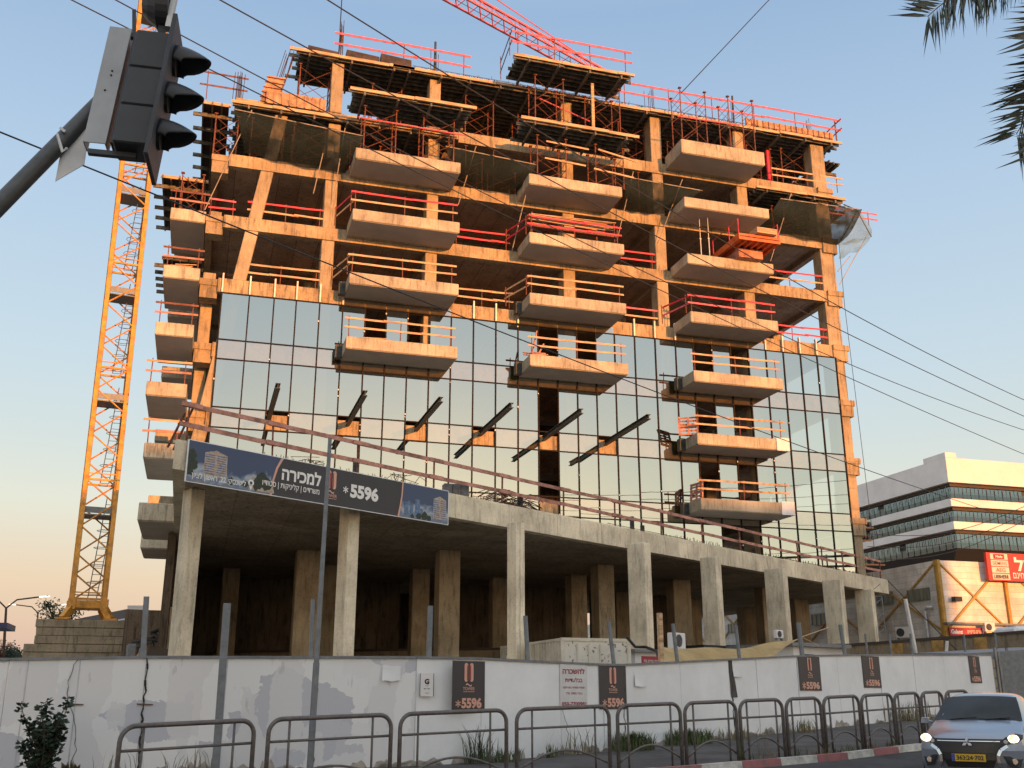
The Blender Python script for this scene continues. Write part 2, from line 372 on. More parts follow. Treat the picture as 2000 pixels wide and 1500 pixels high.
# row of buildings across the street, behind the viewer: it shades the lower storeys
opp = root('apartment_block', 'long plain apartment block across the street behind the viewer', 'building', (40, -66, gz(40, -66)))
m = MB(); m.box(-6, 30, -72, -60, -1, 20.5); m.box(30, 67, -74, -60, -1, 20.9); part('wall', m, WH2, opp)
m = MB()
for k in range(6):
    for i in range(16): m.box(-4+i*4.3, -2+i*4.3, -59.98, -59.9, 1.5+k*3.2, 3+k*3.2)
parts('window', m, OGL, opp)

# ---------------------------------------------------------------- the tower under construction
LV = {1: 8.45, 2: 11.82, 3: 15.47, 4: 19.1, 5: 22.66, 6: 26.3, 7: 29.95, 8: 33.55, 9: 37.2}
T = root('unfinished_tower', 'unfinished concrete office tower with glass on its middle floors, balconies and a sloping podium', 'building', (18, 60, 0.6))
YF, YB, XL, XR = 51.75, 70, -1.25, 37.4
STK = {1: (6.16, 12.0), 2: (16.0, 21.7), 3: (25.68, 31.35)}
for k in range(1, 9):
    z = LV[k]
    if k == 1: continue
    m = MB()
    x0 = XL if k < 8 else 12.4
    m.box(max(x0, XL), XR, YF+.4, YB, z-.3, z)
    part('floor_slab', m, SOF, T)
    m = MB(); m.box(-.35 if k < 8 else 12.4, 37.35, YF, YF+.4, z-(.72 if k > 5 else .78), z); part('edge_beam', m, FASC, T)
    m = MB()
    for X in ((5.2, 10.95, 19.2, 25.15, 31.0, 36.8) if k < 8 else (19.2, 25.15, 31.0, 36.8)): m.box(X-.2, X+.2, YF+.4, YB-.01, z-.62, z-.3)
    for Y in (58.5, 64.5): m.box(max(x0, XL), XR-.02, Y-.15, Y+.25, z-.6, z-.302)
    parts('floor_beam', m, SOF, T)
    if k < 8:   # blocks at the left corner
        m = MB(); m.box(-1.28, -.353, YF+.25, YF+1.3, z-.35, z); m.box(-1.24, -.356, YF+.3, YF+1.2, z-1.05, z-.35); parts('corner_block', m, FASC, T)
        m = MB(); m.box(-1.26, -.9, YF+1.3, YB, z-.75, z); part('edge_beam', m, FASC, T)
    m = MB(); m.box(36.5, 37.62, YF-.16, YF+.9, z-.32, z+.02); m.box(36.5, 37.52, YF-.1, YF+.9, z-1.0, z-.32); parts('corner_block', m, FASC, T)
# columns
def col_(name, mb, mt=CON): return part(name, mb, mt, T, bevel=.03)
for X, hw in ((5.2, .34), (10.95, .33), (19.2, .36), (25.15, .36), (31.0, .36), (36.85, .5)):
    for k in range(1, 9):
        z0 = LV[k]+.001; z1 = LV[k+1]-.73 if k < 8 else LV[9]-.35
        if k == 8 and X == 10.95: z0 = LV[8]
        m = MB(); m.box(X-hw, X+hw, YF+.05, YF+.95, z0, z1); col_('column', m)
def slx(z): return -.93+(z-14.14)*.151
for k in range(1, 8):
    z0, z1 = LV[k], LV[k+1]-.73; m = MB()
    m.hexa([(slx(z0), YF+.03, z0), (slx(z0)+.68, YF+.03, z0), (slx(z0)+.68, YF+.8, z0), (slx(z0), YF+.8, z0)], [(slx(z1), YF+.03, z1), (slx(z1)+.68, YF+.03, z1), (slx(z1)+.68, YF+.8, z1), (slx(z1), YF+.8, z1)])
    part('slanted_column', m, CON, T, bevel=.03)
    m = MB(); m.box(-1.15, -.55, YF+1.5, YF+2.4, z0, LV[k+1]-.3)
    if k < 5: col_('column', m)
    elif k < 7: m = MB(); m.box(-1.15, -.5, YF+1.5, YF+2.2, z0, z0+.85); col_('column_stub', m)
for k in range(1, 9):
    for Y in (58.5, 64.5):
        for X in (4.9, 25.15, 31.0, 36.8):
            if k == 8 and X < 10: continue
            m = MB(); m.box(X-.35, X+.35, Y-.3, Y+.3, LV[k], LV[k+1]-.6); col_('column', m)
for k in range(1, 9):
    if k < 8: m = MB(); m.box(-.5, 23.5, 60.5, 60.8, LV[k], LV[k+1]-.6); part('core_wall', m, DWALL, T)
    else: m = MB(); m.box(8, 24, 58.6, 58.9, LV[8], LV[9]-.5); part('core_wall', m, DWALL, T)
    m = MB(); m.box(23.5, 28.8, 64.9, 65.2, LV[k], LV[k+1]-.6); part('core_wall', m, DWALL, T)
# balconies
BAL = {1: (4, 5, 6, 7), 2: (4, 5, 6, 7), 3: (2, 3, 4, 5, 6, 7, 8)}
for s, ks in BAL.items():
    x0, x1 = STK[s]
    for k in ks:
        z = LV[k]; zt = z+(.5 if k == 8 else .22); zb = z-.42
        b = MB(); b.box(x0, x1, 49.45, YF-.001, zb, zt)
        lab = {(3, 4): 'balcony with a plain orange-lit edge', (3, 3): 'balcony with white cladding on its right end', (3, 2): 'lowest balcony, white cladding on its right end'}.get((s, k))
        o = part('balcony', b, BALC, T, bevel=.03, label=lab)
        b = MB(); b.box(x0+.06, x1-.06, 49.52, YF-.3, zb-.02, zb-.004); part('soffit', b, PLST, o)
        if (s, k) in ((3, 3), (3, 2)):
            b = MB(); b.box(x1-.75, x1+.06, 49.39, 49.44, zb-.05, zt+.06); b.box(x1+.003, x1+.06, 49.44, 51.4, zb-.05, zt+.06); part('cladding_panel', b, WHITE, o)
        if k <= 5 and (s, k) != (3, 5):
            b = MB(); b.box(x0-.35, x0-.003, 50.9, 51.3, zb-.06, zt); part('drain_box', b, STEELD, o)
YL = {6: 52.1, 5: 51.3, 4: 50.0, 3: 48.1, 2: 44.9, 1: 38.9}
for k, y0 in YL.items():
    zb = LV[k]-.45 if k > 1 else 7.75
    for j, (ya, yb, xx) in enumerate(((y0, y0+4.7, -3.08 if k > 2 else (-2.7 if k == 2 else -2.3)), ({1: 46.3}.get(k, 57.3), {1: 49.8}.get(k, 61.5), -2.95 if k > 1 else -2.5))):
        b = MB(); b.box(xx, -1.285 if k > 1 or j else -.955, ya, yb, zb, zb+.66); o = part('side_balcony', b, BALC, T, bevel=.03)
        b = MB(); b.box(xx+.06, -1.32 if k > 1 or j else -1.0, ya+.07, yb-.07, zb-.02, zb-.004); part('soffit', b, PLST, o)
        b = MB()
        if k > 1 and yb < 52.2: b.box(-1.284, -.9, max(ya, 44), 52.5, zb+.05, zb+.6); part('bracket_beam', b, CON, o)
# podium
PE = [(-.95, 29.05), (39.9, 53.3)]; pd = Vector((PE[1][0]-PE[0][0], PE[1][1]-PE[0][1])).normalized(); pn = Vector((-pd.y, pd.x))
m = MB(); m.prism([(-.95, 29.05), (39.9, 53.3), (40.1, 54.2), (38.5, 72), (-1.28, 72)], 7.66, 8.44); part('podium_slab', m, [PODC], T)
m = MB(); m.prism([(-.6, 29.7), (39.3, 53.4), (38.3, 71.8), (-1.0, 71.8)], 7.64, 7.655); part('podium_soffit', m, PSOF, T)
m = MB(); m.prism([(PE[0][0]+pn.x*.05+pd.x*.1, PE[0][1]+pn.y*.05+pd.y*.1), (PE[1][0]+pn.x*.05, PE[1][1]+pn.y*.05), (PE[1][0]+pn.x*.3, PE[1][1]+pn.y*.3), (PE[0][0]+pn.x*.3+pd.x*.1, PE[0][1]+pn.y*.3+pd.y*.1)], 8.44, 8.52)
part('rough_upstand', m, PODC, T)
for X, Y, l in ((-.35, 31.9, .5), (4.55, 33.3, .5), (10.72, 34.9, .45), (17.0, 38.35, .85), (21.75, 41.3, .8), (26.75, 44.2, 1.0), (32.2, 47.6, 1.0), (36.95, 51.6, 1.0)):
    m = MB(); m.obox(X, Y, -.5, 7.639, math.atan2(pd.y, pd.x), .46, l); part('podium_column', m, PODC, T, bevel=.02)
for X, Y, a, b_ in ((4.45, 44.6, .55, .5), (10.1, 42.8, .45, .45), (18.2, 45.4, .4, .5), (5.75, 49.3, .45, .5), (10.3, 49.5, .42, .4), (18.4, 49.5, .42, .45), (24.4, 50.1, .5, .45), (31, 52.5, .45, .45), (36.5, 58, .5, .5), (30, 60, .5, .5), (24, 57, .5, .5), (15, 52, .4, .4), (1.5, 52, .4, .5), (36.8, 65, .5, .5)):
    m = MB(); m.box(X-a, X+a, Y-b_, Y+b_, -.5, 7.639); part('podium_column', m, CON, T, bevel=.02)
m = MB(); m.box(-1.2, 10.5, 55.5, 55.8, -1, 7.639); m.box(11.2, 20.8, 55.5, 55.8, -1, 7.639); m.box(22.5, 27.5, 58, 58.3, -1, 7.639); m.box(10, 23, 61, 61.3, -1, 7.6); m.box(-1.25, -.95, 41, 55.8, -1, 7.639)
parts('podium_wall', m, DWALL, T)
for x, y, w_, h in ((2.5, 53.5, 1.6, 1.0), (13.5, 53, 2.2, 1.4), (20.5, 54, 1.2, 2.0)):
    m = MB(); m.box(x, x+w_, y, y+1, .2, .2+h); solo('timber_stack', m, WOODR, 'stack of timber inside the open podium at %s' % ('the left', 'the middle', 'the right')[(x > 10)+(x > 20)], 'timber stack', 'timber stacks inside the podium')
# starter bars along the podium edge
m = MB(); d = 1.0
while d < 46:
    p = Vector((PE[0][0]+pd.x*d+pn.x*.22, PE[0][1]+pd.y*d+pn.y*.22)); hh = random.uniform(.1, .22)
    if 3 < d < 8 or 11 < d < 15 or d > 24: m.bar((p.x, p.y, 8.5), (p.x+random.uniform(-.07, .07), p.y, 8.52+hh), .018); 
    d += random.uniform(.1, .2)
for a, b in ((2, 8), (20, 26), (34, 44)):
    A = PE[0][0]+pd.x*a+pn.x*.25, PE[0][1]+pd.y*a+pn.y*.25; B = PE[0][0]+pd.x*b+pn.x*.25, PE[0][1]+pd.y*b+pn.y*.25
    m.bar((*A, 8.62), (*B, 8.6), .02)
part('starter_bars', m, REBAR, T)
# curtain wall
MX = [-.11, 1.28, 2.55, 3.7, 4.93, 6.16, 7.38, 8.53, 9.73, 10.94, 12.14, 13.41, 14.7, 15.99, 17.17, 18.33, 19.49, 20.65, 21.83, 23.09, 24.39, 25.69, 26.83, 28.05, 29.28, 30.49, 31.69, 32.89, 34.08, 35.25, 36.57]
YG = 51.6; ZT = 21.8
TR = [ZT, 18.97+.33, 18.2, 15.45+.25, 14.6, 12.1, 11.0, 8.46]   # transoms from the top down
TR = [21.8, 19.25, 18.2, 15.65, 14.6, 12.05, 11.0, 8.46]
m = MB()
for x in MX: m.box(x-.035, x+.035, YG-.03, YG+.1, 8.46, ZT)
for z in TR: m.box(MX[0], MX[-1], YG-.022, YG+.09, z-.03, z+.03)
CW = part('curtain_wall_frame', m, MULL, T)
m = MB()
for x in MX[:-1]:
    if any(a-.2 < x < b+.2 for a, b in STK.values()) and not any(abs(x-a) < .3 for a, _ in STK.values()): continue
    m.box(x-.04, x+.04, YG-.05, YG+.1, ZT+.03, LV[5]+.22)
parts('mullion_bracket', m, ALU, T)
hole = set()
for r_i, cols in ((0, (6, 8, 14, 16, 22, 24)), (2, (14, 22, 24)), (4, (14, 22, 24)), (6, (14, 23, 24)), (1, (14,)), (3, (14,)), (5, (14,))):
    for c in cols: hole.add((c, r_i))
hole.discard((23, 6)); hole.discard((24, 6)); hole |= {(23, 6), (24, 6)}
BEAMX = (2.72, 6.72, 10.35, 13.87, 17.5, 21.15)
bc = [max(i for i in range(30) if MX[i] <= x) for x in BEAMX]
for c in bc: hole.add((c, 3))
hole.discard((14, 1)); rest = MB(); cnt = 0
for r_i in range(7):
    for c in range(30):
        if (c, r_i) in hole: continue
        x0, x1, z1, z0 = MX[c]+.035, MX[c+1]-.035, TR[r_i]-.03, TR[r_i+1]+.03
        dy = random.uniform(-.005, .005); dz = random.uniform(-.005, .005); gm = MB()
        tall = r_i % 2 == 0
        pts = [(x0, YG+.02+dy+dz, z0), (x1, YG+.02-dy+dz, z0), (x1, YG+.02-dy-dz, z1), (x0, YG+.02+dy-dz, z1)]
        if tall and cnt < 99: gm.q(pts); part('glass_panel', gm, GLASS, CW); cnt += 1
        elif tall: rest.q(pts)
        else: pass
part('glass_panel', rest, GLASS, CW, kind='stuff')
rest = MB()
for r_i in (1, 3, 5):
    for c in range(30):
        if (c, r_i) in hole: continue
        x0, x1, z1, z0 = MX[c]+.035, MX[c+1]-.035, TR[r_i]-.03, TR[r_i+1]+.03; dy = random.uniform(-.004, .004); dz = random.uniform(-.003, .003); gm = MB()
        gm.q([(x0, YG+.02+dy+dz, z0), (x1, YG+.02-dy+dz, z0), (x1, YG+.02-dy-dz, z1), (x0, YG+.02+dy-dz, z1)])
        part('spandrel_panel', gm, SPAN, CW)
m = MB()
for z0, z1 in ((18.25, 19.2), (14.65, 15.6), (11.05, 12.0)):
    for c in range(30):
        if (c, TR.index(z1+.05) if False else {19.2: 1, 15.6: 3, 12.0: 5}[z1]) in hole: continue
        m.box(MX[c]+.04, MX[c+1]-.04, YG+.105, YG+.14, z0, z1)
for a, b in STK.values():
    for c in range(30):
        if MX[c] >= a-.3 and MX[c+1] <= b+.4:
            m.box(MX[c]+.04, MX[c+1]-.04, YG+.105, YG+.14, 21.85, 22.22)
            g2 = MB(); g2.q([(MX[c]+.035, YG+.02, 21.83), (MX[c+1]-.035, YG+.02, 21.83), (MX[c+1]-.035, YG+.02, 22.23), (MX[c]+.035, YG+.02, 22.23)]); part('spandrel_panel', g2, SPAN, CW)
part('insulation_board', m, INSU, CW)
# a few torn seals and mortar blots
m = MB()
for i in range(70):
    x = random.choice(MX); z = random.uniform(9, 21.6); m.box(x-.05, x+.01, YG-.04, YG-.031, z, z+random.uniform(.03, .09))
part('seal_scraps', m, WHITE, CW)
# steel beams through the spandrels
for x in BEAMX:
    m = MB(); z = 15.3; y0, y1 = 45.85, 52.2
    m.box(x-.11, x+.11, y0, y1, z+.1, z+.125); m.box(x-.11, x+.11, y0, y1, z-.125, z-.1); m.box(x-.015, x+.015, y0+.003, y1, z-.1, z+.1)
    part('steel_beam', m, STEELD, T)
m = MB(); m.box(1, 36, 51.76, 52.1, 14.7, 15.2); 
# interior white pillars behind the right-hand glass and a ladder
m = MB()
for z in (19.1, 15.47, 11.82): m.box(34.2, 34.5, 56, 56.3, z, z+2.7)
parts('partition_post', m, WH2, T)
# column formwork and rebar on top
def rebars(name, X, Y, z, h, n=6, lean=0, lab=None, sp=.3):
    m = MB()
    for i in range(n):
        x = X+random.uniform(-sp, sp); y = Y+random.uniform(-sp, sp); m.tube([(x, y, z), (x+lean+random.uniform(-.06, .06), y, z+h*random.uniform(.85, 1.05))], .018, 4)
    return part(name, m, REBAR, T)
rebars('column_rebar', -.25, 52.4, 33.4, 2.0, 8); rebars('column_rebar', 5.2, 52.2, 37.3, 2.6, 7); rebars('column_rebar', 10.95, 52.2, 37.3, 1.9, 5)
rebars('column_rebar', 19.2, 52.4, 37.3, 1.4, 5); rebars('column_rebar', 25.15, 52.4, 37.3, 1.9, 7); rebars('column_rebar', 31, 52.4, 37.3, 2.1, 6); rebars('column_rebar', 36.8, 52.4, 37.3, 1.7, 7)
rebars('column_rebar', 2.0, 52.2, 35.0, 2.4, 9, .45)
m = MB()
for X in (10.95, 31.0): m.tube([(X, 52.2, 37.2), (X+.02, 52.2, 39.7)], .07, 6)
parts('casting_pipe', m, STEELD, T)
m = MB()
for i in range(260):
    x = random.uniform(9.5, 38); m.bar((x, 51.5, 37.27), (x+random.uniform(-.1, .1), 51.5+random.uniform(0, 2), 37.3+random.uniform(.05, .22)), .02)
for i in range(4): m.bar((9.5, 51.6+i*.3, 37.36+i*.04), (38, 51.6+i*.3, 37.36+i*.04), .022)
part('roof_rebar_mat', m, REBAR, T)
# ---------------------------------------------------------------- guard rails
LVN = {2: 'lowest balcony level', 3: 'second balcony level', 4: 'third balcony level', 5: 'fourth balcony level', 6: 'fifth balcony level', 7: 'sixth level', 8: 'seventh level'}
def rail(label, group, p0, p1, zb, mt=(WOOD, WOOD), h=1.08, sp=2.0, over=.3, pm=RUST, zb1=None, th=.1, n=None, cat='guard rail'):
    p0 = Vector((*p0, zb)); p1 = Vector((*p1, zb if zb1 is None else zb1)); d = (p1-p0); l = d.length; d.normalize()
    t = root('guard_rail', label, cat, p0.lerp(p1, .5), 0, group); n = n or max(2, round(l/sp)+1)
    for i in range(n):
        p = p0+d*(.12+(l-.24)*i/(n-1)); m = MB(); m.tube([p, p+Vector((random.uniform(-.03, .03), 0, h+.08))], .028, 5); part('post', m, pm, t)
    side = Vector((-d.y, d.x, 0)).normalized()*-.05
    for j, (zz, mm) in enumerate(((h-.06, mt[0]), (h*.5, mt[1]))):
        m = MB(); cuts = [-over] + sorted(random.uniform(.3, .7)*l for _ in range(1 if l > 3 else 0)) + [l+over]
        for k, (a, b) in enumerate(zip(cuts[:-1], cuts[1:])):
            dz = random.uniform(-.025, .025); m.bar(p0+d*a+side*(1+.8*(k % 2))+Vector((0, 0, zz+dz)), p0+d*(b+(.25 if k < len(cuts)-2 else 0))+side*(1+.8*(k % 2))+Vector((0, 0, zz-dz)), .03, th)
        part('rail', m, mm, t)
    return t
GB = 'guard rails on the balconies'; SN = {1: 'left balcony stack', 2: 'middle balcony stack', 3: 'right balcony stack'}
COLN = {id(WOOD): 'pale timber', id(RAILR): 'bright red', id(RAILP): 'faded pink', id(WOODR): 'brown timber'}
RM = {(1, 4): (WOOD, WOOD), (1, 5): (WOOD, WOOD), (1, 6): (RAILR, WOOD), (2, 4): (WOOD, WOOD), (2, 5): (WOOD, WOOD), (2, 6): (RAILR, RAILR), (3, 2): (PLYO, PLYO), (3, 3): (PLYO, WOOD), (3, 4): (WOOD, WOOD), (3, 5): (RAILR, RAILP)}
for (s, k), mm in RM.items():
    x0, x1 = STK[s]; sh = -.0
    rail('%s guard rail, %s, %s' % ('bright red' if RAILR in mm else 'orange-lit timber', LVN[k], SN[s]), GB, (x0+sh, 49.55), (x1-.25, 49.55), LV[k]+.2, mm, sp=2.4, over=.12)
    if k >= 5:
        rail('short side rail running back at the left end, %s, %s' % (LVN[k], SN[s]), 'side rails at the balconies', (x0-.05, 49.7), (x0-.7, 51.9), LV[k]+.2, mm, sp=2.4, over=.1, n=2)
GS = 'guard rails along the open floor edges'
for k, a, b, mm, d in ((6, .9, 4.8, (RAILR, WOOD), 'left of the first straight pillar'), (6, 12.3, 15.5, (RAILR, RAILR), 'between the left and middle balconies'), (6, 21.9, 24.7, (RAILR, RAILR), 'between the middle and right balconies'), (6, 31.7, 36.3, (RAILR, WOOD), 'right of the right balcony'),
                       (5, .8, 4.8, (WOOD, WOOD), 'left of the first straight pillar'), (5, 12.2, 15.7, (WOOD, WOOD), 'between the left and middle balconies'), (5, 21.9, 24.7, (RAILP, WOOD), 'between the middle and right balconies'), (5, 31.5, 36.2, (RAILR, RAILR), 'right of the right balcony')):
    rail('%s guard rail on the %s floor edge %s' % ('red' if RAILR in mm else 'timber', 'upper open' if k == 6 else 'lower open', d), GS, (a, 51.95), (b, 51.95), LV[k], mm, sp=2.2, over=.1)
rail('short red rail at the upper open floor, left corner of the tower', GS, (-1.2, 52.2), (.2, 52.2), LV[6], (RAILP, RAILR), over=0, n=2)
rail('red rail running back along the right end of the upper open floor', GS, (37.0, 53), (37.0, 60), LV[6], (RAILR, RAILR)); rail('red rail running back along the right end of the lower open floor', GS, (37.0, 53), (37.0, 60), LV[5], (RAILR, RAILR))
GR = 'pink rails around the top deck'
rail('long faded pink rail on the left half of the top deck', GR, (5.2, 51.9), (12.8, 51.9), 37.35, (RAILP, RAILP), h=1.55, sp=3.2, th=.13)
rail('faded pink rail on the raised deck in front of the crane jib', GR, (15.0, 48.75), (22.0, 48.75), 37.4, (RAILP, RAILP), h=1.5, sp=2.6, th=.13)
rail('longest pink rail running to the right corner of the top deck', GR, (22.9, 51.6), (38.4, 51.6), 37.3, (RAILP, RAILP), h=1.55, sp=2.9, th=.13)
rail('pink rail turning back at the right corner of the top deck', GR, (38.5, 51.7), (38.7, 58), 37.3, (RAILP, RAILP), h=1.5, over=.5)
rail('pair of dark rails turning back at the left end of the raised deck', GR, (14.7, 48.9), (14.9, 51.6), 37.4, (RUST, RUST), h=1.5, n=2)
rail('thin timber rail at the seventh level by the right corner pillar', GS, (33.6, 51.9), (38.3, 51.9), LV[8], (WOOD, WOOD), n=3)
rail('pink rail poking out to the right below the top deck', GS, (38.0, 52.6), (41.0, 52.6), 31.9, (RAILP, RAILP), n=2, over=.6, h=.9)
rail('red rail around the rebar at the upper left corner', GR, (-2.0, 52.4), (-.0, 52.4), 33.5, (RUST, RUST), n=2, h=1.7)
for k, y0 in YL.items():
    if k in (1,): continue
    rail('thin rail on the %s balcony of the left side wall' % {6: 'topmost', 5: 'second highest', 4: 'third highest', 3: 'fourth highest', 2: 'lowest railed'}[k], 'rails on the side balconies', (-3.05 if k > 2 else -2.7, y0+.15), (-1.3, y0+.15), LV[k]+.21, (RUST, WOODR) if k > 3 else (WOOD, WOODR), sp=1.6, over=.15, h=1.1)
# podium edge rail
po = [Vector((PE[0][0]+pd.x*d+pn.x*.3, PE[0][1]+pd.y*d+pn.y*.3, 8.5)) for d in (.5, 3.4, 6.7, 10.1, 13.6, 17.2, 20.6, 24.0, 27.4, 30.8, 33.8, 36.8, 39.6, 42.2, 44.8, 47.2)]
t = root('podium_guard_rail', 'long brown timber guard rail on red posts along the sloping podium edge', 'guard rail', po[7])
for p in po: m = MB(); m.bar(p, p+Vector((random.uniform(-.05, .05), 0, 1.22)), .05, .07); m.box(p.x-.08, p.x+.08, p.y-.08, p.y+.08, 8.5, 8.53); part('post', m, RUST, t)
for zz in (1.12, .52):
    for a, b in zip(po[:-1], po[1:]):
        e = (b-a).normalized(); s_ = Vector((e.y, -e.x, 0))*.06; dz = random.uniform(-.02, .02); m = MB(); m.bar(a-e*.25+s_+Vector((0, 0, zz+dz)), b+e*.05+s_+Vector((0, 0, zz-dz)), .045, .13); m.bar(a-e*.3+s_*1.8+Vector((0, 0, zz)), a+e*.35+s_*1.8+Vector((0, 0, zz)), .045, .13); part('rail', m, WOODR, t)
m = MB(); m.bar(po[0]+Vector((-.35, .9, 0)), po[0]+Vector((.15, 0, 1.2)), .05); m.bar(po[0]+Vector((-.5, .6, 0)), po[0]+Vector((-.1, 0, .9)), .05); parts('corner_brace', m, RUST, t)

# ---------------------------------------------------------------- formwork decks and shoring
def deck(label, X0, X1, Y0, Y1, z, nb=4, step=.42, jag=.5, group='formwork decks', along='X', front=True, edge=None):
    t = root('formwork_deck', label, 'formwork', ((X0+X1)/2, (Y0+Y1)/2, z-.5), 0, group)
    m = MB(); m.box(X0+jag*.5, X1-jag*.5, Y0+.02, Y1, z, z+.04); part('plywood_sheet', m, PLY, t)
    m = MB()
    if along == 'X':
        y = Y0+.12
        while y < Y1:
            xa = X0+random.uniform(-.1, jag*.8); xb = X1-random.uniform(-.1, jag*.8); xm = random.uniform(.3, .7)*(xb-xa)+xa
            if xb-xa > 9:
                k = xa
                while k < xb-.5: e = min(xb, k+random.uniform(3, 4.5)); m.box(k, e-.02, y-.04+random.choice((0, .09)), y+.04+random.choice((0, .0)) + .09, z-.2, z-.002); k = e
            else: m.box(xa, xm+.4, y-.04, y+.04, z-.2, z-.002); m.box(xm-.4, xb, y+.045, y+.12, z-.2, z-.002)
            y += step+random.uniform(-.05, .05)
    else:
        x = X0+.1
        while x < X1: m.box(x-.04, x+.04, Y0-random.uniform(0, .3), Y1, z-.2, z-.002); x += step
    part('joists', m, JOIST, t)
    for i in range(nb):
        m = MB()
        if along == 'X':
            x = X0+(X1-X0)*(i+.5)/nb+random.uniform(-.1, .1); m.box(x-.05, x+.05, Y0-.12, Y1-.1, z-.42, z-.205)
        else:
            y = Y0+(Y1-Y0)*(i+.5)/nb; m.box(X0-.4, X1+.1, y-.05, y+.05, z-.42, z-.205)
        part('main_beam', m, JOIST, t)
    if front:
        m = MB(); x = X0
        while x < X1: e = min(X1, x+random.uniform(2.2, 3.8)); dz = random.uniform(-.03, .05); m.box(x, e-.02, Y0-.06-random.choice((0, .05)), Y0, z-.13+dz, z+.05+dz); x = e
        part('edge_plank', m, WOOD, t)
    if edge:
        m = MB(); m.box(*edge); part('plywood_upstand', m, PLYO, t)
    return t
deck('long dark formwork deck carrying the top floor', 8.3, 38.5, 51.35, 64, 37.0, 16, .42, .5)
deck('shallow left end of the top formwork deck with sky showing beneath it', 2.4, 9.6, 51.4, 54.6, 36.99, 3, .42, 1.1)
deck('raised formwork deck jutting out in front of the crane jib', 14.9, 22.4, 48.7, 51.2, 37.3, 4)
deck('formwork deck jutting out above the left balcony stack', 5.6, 12.7, 48.75, 51.2, 33.35, 4)
deck('formwork deck jutting out in the middle of the seventh level, below the raised one', 15.3, 22.6, 48.75, 51.2, 33.25, 4)
deck('dark formwork deck behind the net at the upper left corner', -.5, 12.2, 51.35, 64, 33.0, 7, .42, .6)
deck('side formwork deck at the upper left corner, seen from below', -2.1, -.52, 52.0, 66, 33.0, 9, .5, .2, along='Y')
deck('smaller side formwork deck against the sky, left of the upper corner', -3.9, -1.35, 54.1, 61, 29.3, 5, .45, .2, along='Y')
deck('side formwork deck poking out behind the topmost side balcony', -3.55, -1.35, 56.8, 62, 25.6, 5, .45, .2, along='Y')
deck('short formwork deck tucked under the slab at the right corner', 31.7, 38.3, 51.3, 58, 32.75, 4)
deck('side formwork deck sticking out to the right under the top deck', 37.6, 39.3, 52.6, 62, 36.2, 5, .42, .3, along='Y', front=False)
deck('side formwork deck sticking out to the right at the seventh level', 37.6, 39.2, 52.6, 60, 32.6, 4, .42, .3, along='Y', front=False)
m = MB(); m.box(-.3, 12.39, 51.8, 53.5, 33.05, 33.5); part('fresh_slab', m, FASC, T)
# ribbed upstand forms
def ribform(label, x0, x1, y, z0, z1):
    t = root('edge_form', label, 'formwork', ((x0+x1)/2, y, z0)); m = MB(); m.box(x0, x1, y, y+.03, z0, z1); part('plywood_sheet', m, PLYO, t)
    m = MB(); x = x0
    while x < x1: m.box(x, x+.06, y-.08, y-.002, z0, z1-.02); x += .42
    part('ribs', m, WOODR, t)
ribform('ribbed plywood edge form standing on the upper left deck', 1.3, 4.6, 51.5, 33.3, 34.1); ribform('ribbed plywood edge form on the right end of the top deck', 31.6, 38.2, 51.75, 37.1, 37.9)
t = root('column_form', 'slanted plywood column form with rebar above it, upper left', 'formwork', (1.7, 52, 33.5))
m = MB(); m.hexa([(1.0, 51.7, 33.5), (1.9, 51.7, 33.5), (1.9, 52.5, 33.5), (1.0, 52.5, 33.5)], [(1.35, 51.7, 35.1), (2.25, 51.7, 35.1), (2.25, 52.5, 35.1), (1.35, 52.5, 35.1)]); part('plywood_box', m, PLYO, t)
m = MB()
for i in range(5): z = 33.7+i*.33; x = 1.0+.35*(z-33.5)/1.6; m.box(x-.08, x+.98, 51.6, 51.695, z, z+.08)
part('clamps', m, WOODR, t)
for i, (a, b) in enumerate(((3.4, 5.1), (5.6, 7.5), (7.6, 9.4))):
    m = MB(); m.hexa([(a, 51.4, 37.06), (b, 51.4, 37.06), (b, 52.0, 37.1), (a, 52.0, 37.1)], [(a, 51.45, 37.42+.15*i), (b, 51.45, 37.3+.15*i), (b, 52.0, 37.3+.15*i), (a, 52.0, 37.42+.15*i)])
    solo('plywood_stack', m, PLY, 'dark plywood stack on the top deck, %s of three' % ('leftmost', 'middle', 'rightmost')[i], 'plywood stack', 'plywood stacks on the top deck')
# shoring
def tower(label, X, Y, z0, h, wd=1.75, dp_=1.25, group='shoring towers', ext=0):
    t = root('shoring_tower', label, 'scaffold', (X, Y, z0), 0, group)
    for dx in (0, wd):
        for dy in (0, dp_):
            m = MB(); m.tube([(dx, dy, 0), (dx, dy, h)], .035, 5); m.box(dx-.09, dx+.09, dy-.09, dy+.09, h-.01, h+.05); m.box(dx-.07, dx+.07, dy-.07, dy+.07, 0, .02); part('leg', m, RUST, t, local=True)
    for dy in (0, dp_):
        m = MB(); q = max(1, round(h/1.5))
        for i in range(q):
            a, b = h*i/q+.15, h*(i+1)/q-.15; m.tube([(0, dy, a), (wd, dy, b)], .018, 4); m.tube([(wd, dy, a), (0, dy, b)], .018, 4)
        part('cross_brace', m, RUST, t, local=True)
    m = MB()
    for dx in (0, wd):
        for i in range(int(h/.45)): m.tube([(dx, 0, .3+i*.45), (dx, dp_, .3+i*.45)], .016, 4)
    part('ladder_rungs', m, RUST, t, local=True); return t
def towers(lst, z0, h, fmt, group, wd=1.75, dp_=1.25):
    p = None
    for i, (x, y, lab) in enumerate(lst):
        p_ = tower(fmt % lab, x, y, z0, h, wd, dp_, group) if p is None else dup(p, (x, y, z0), None, fmt % lab, group)
        p = p or p_
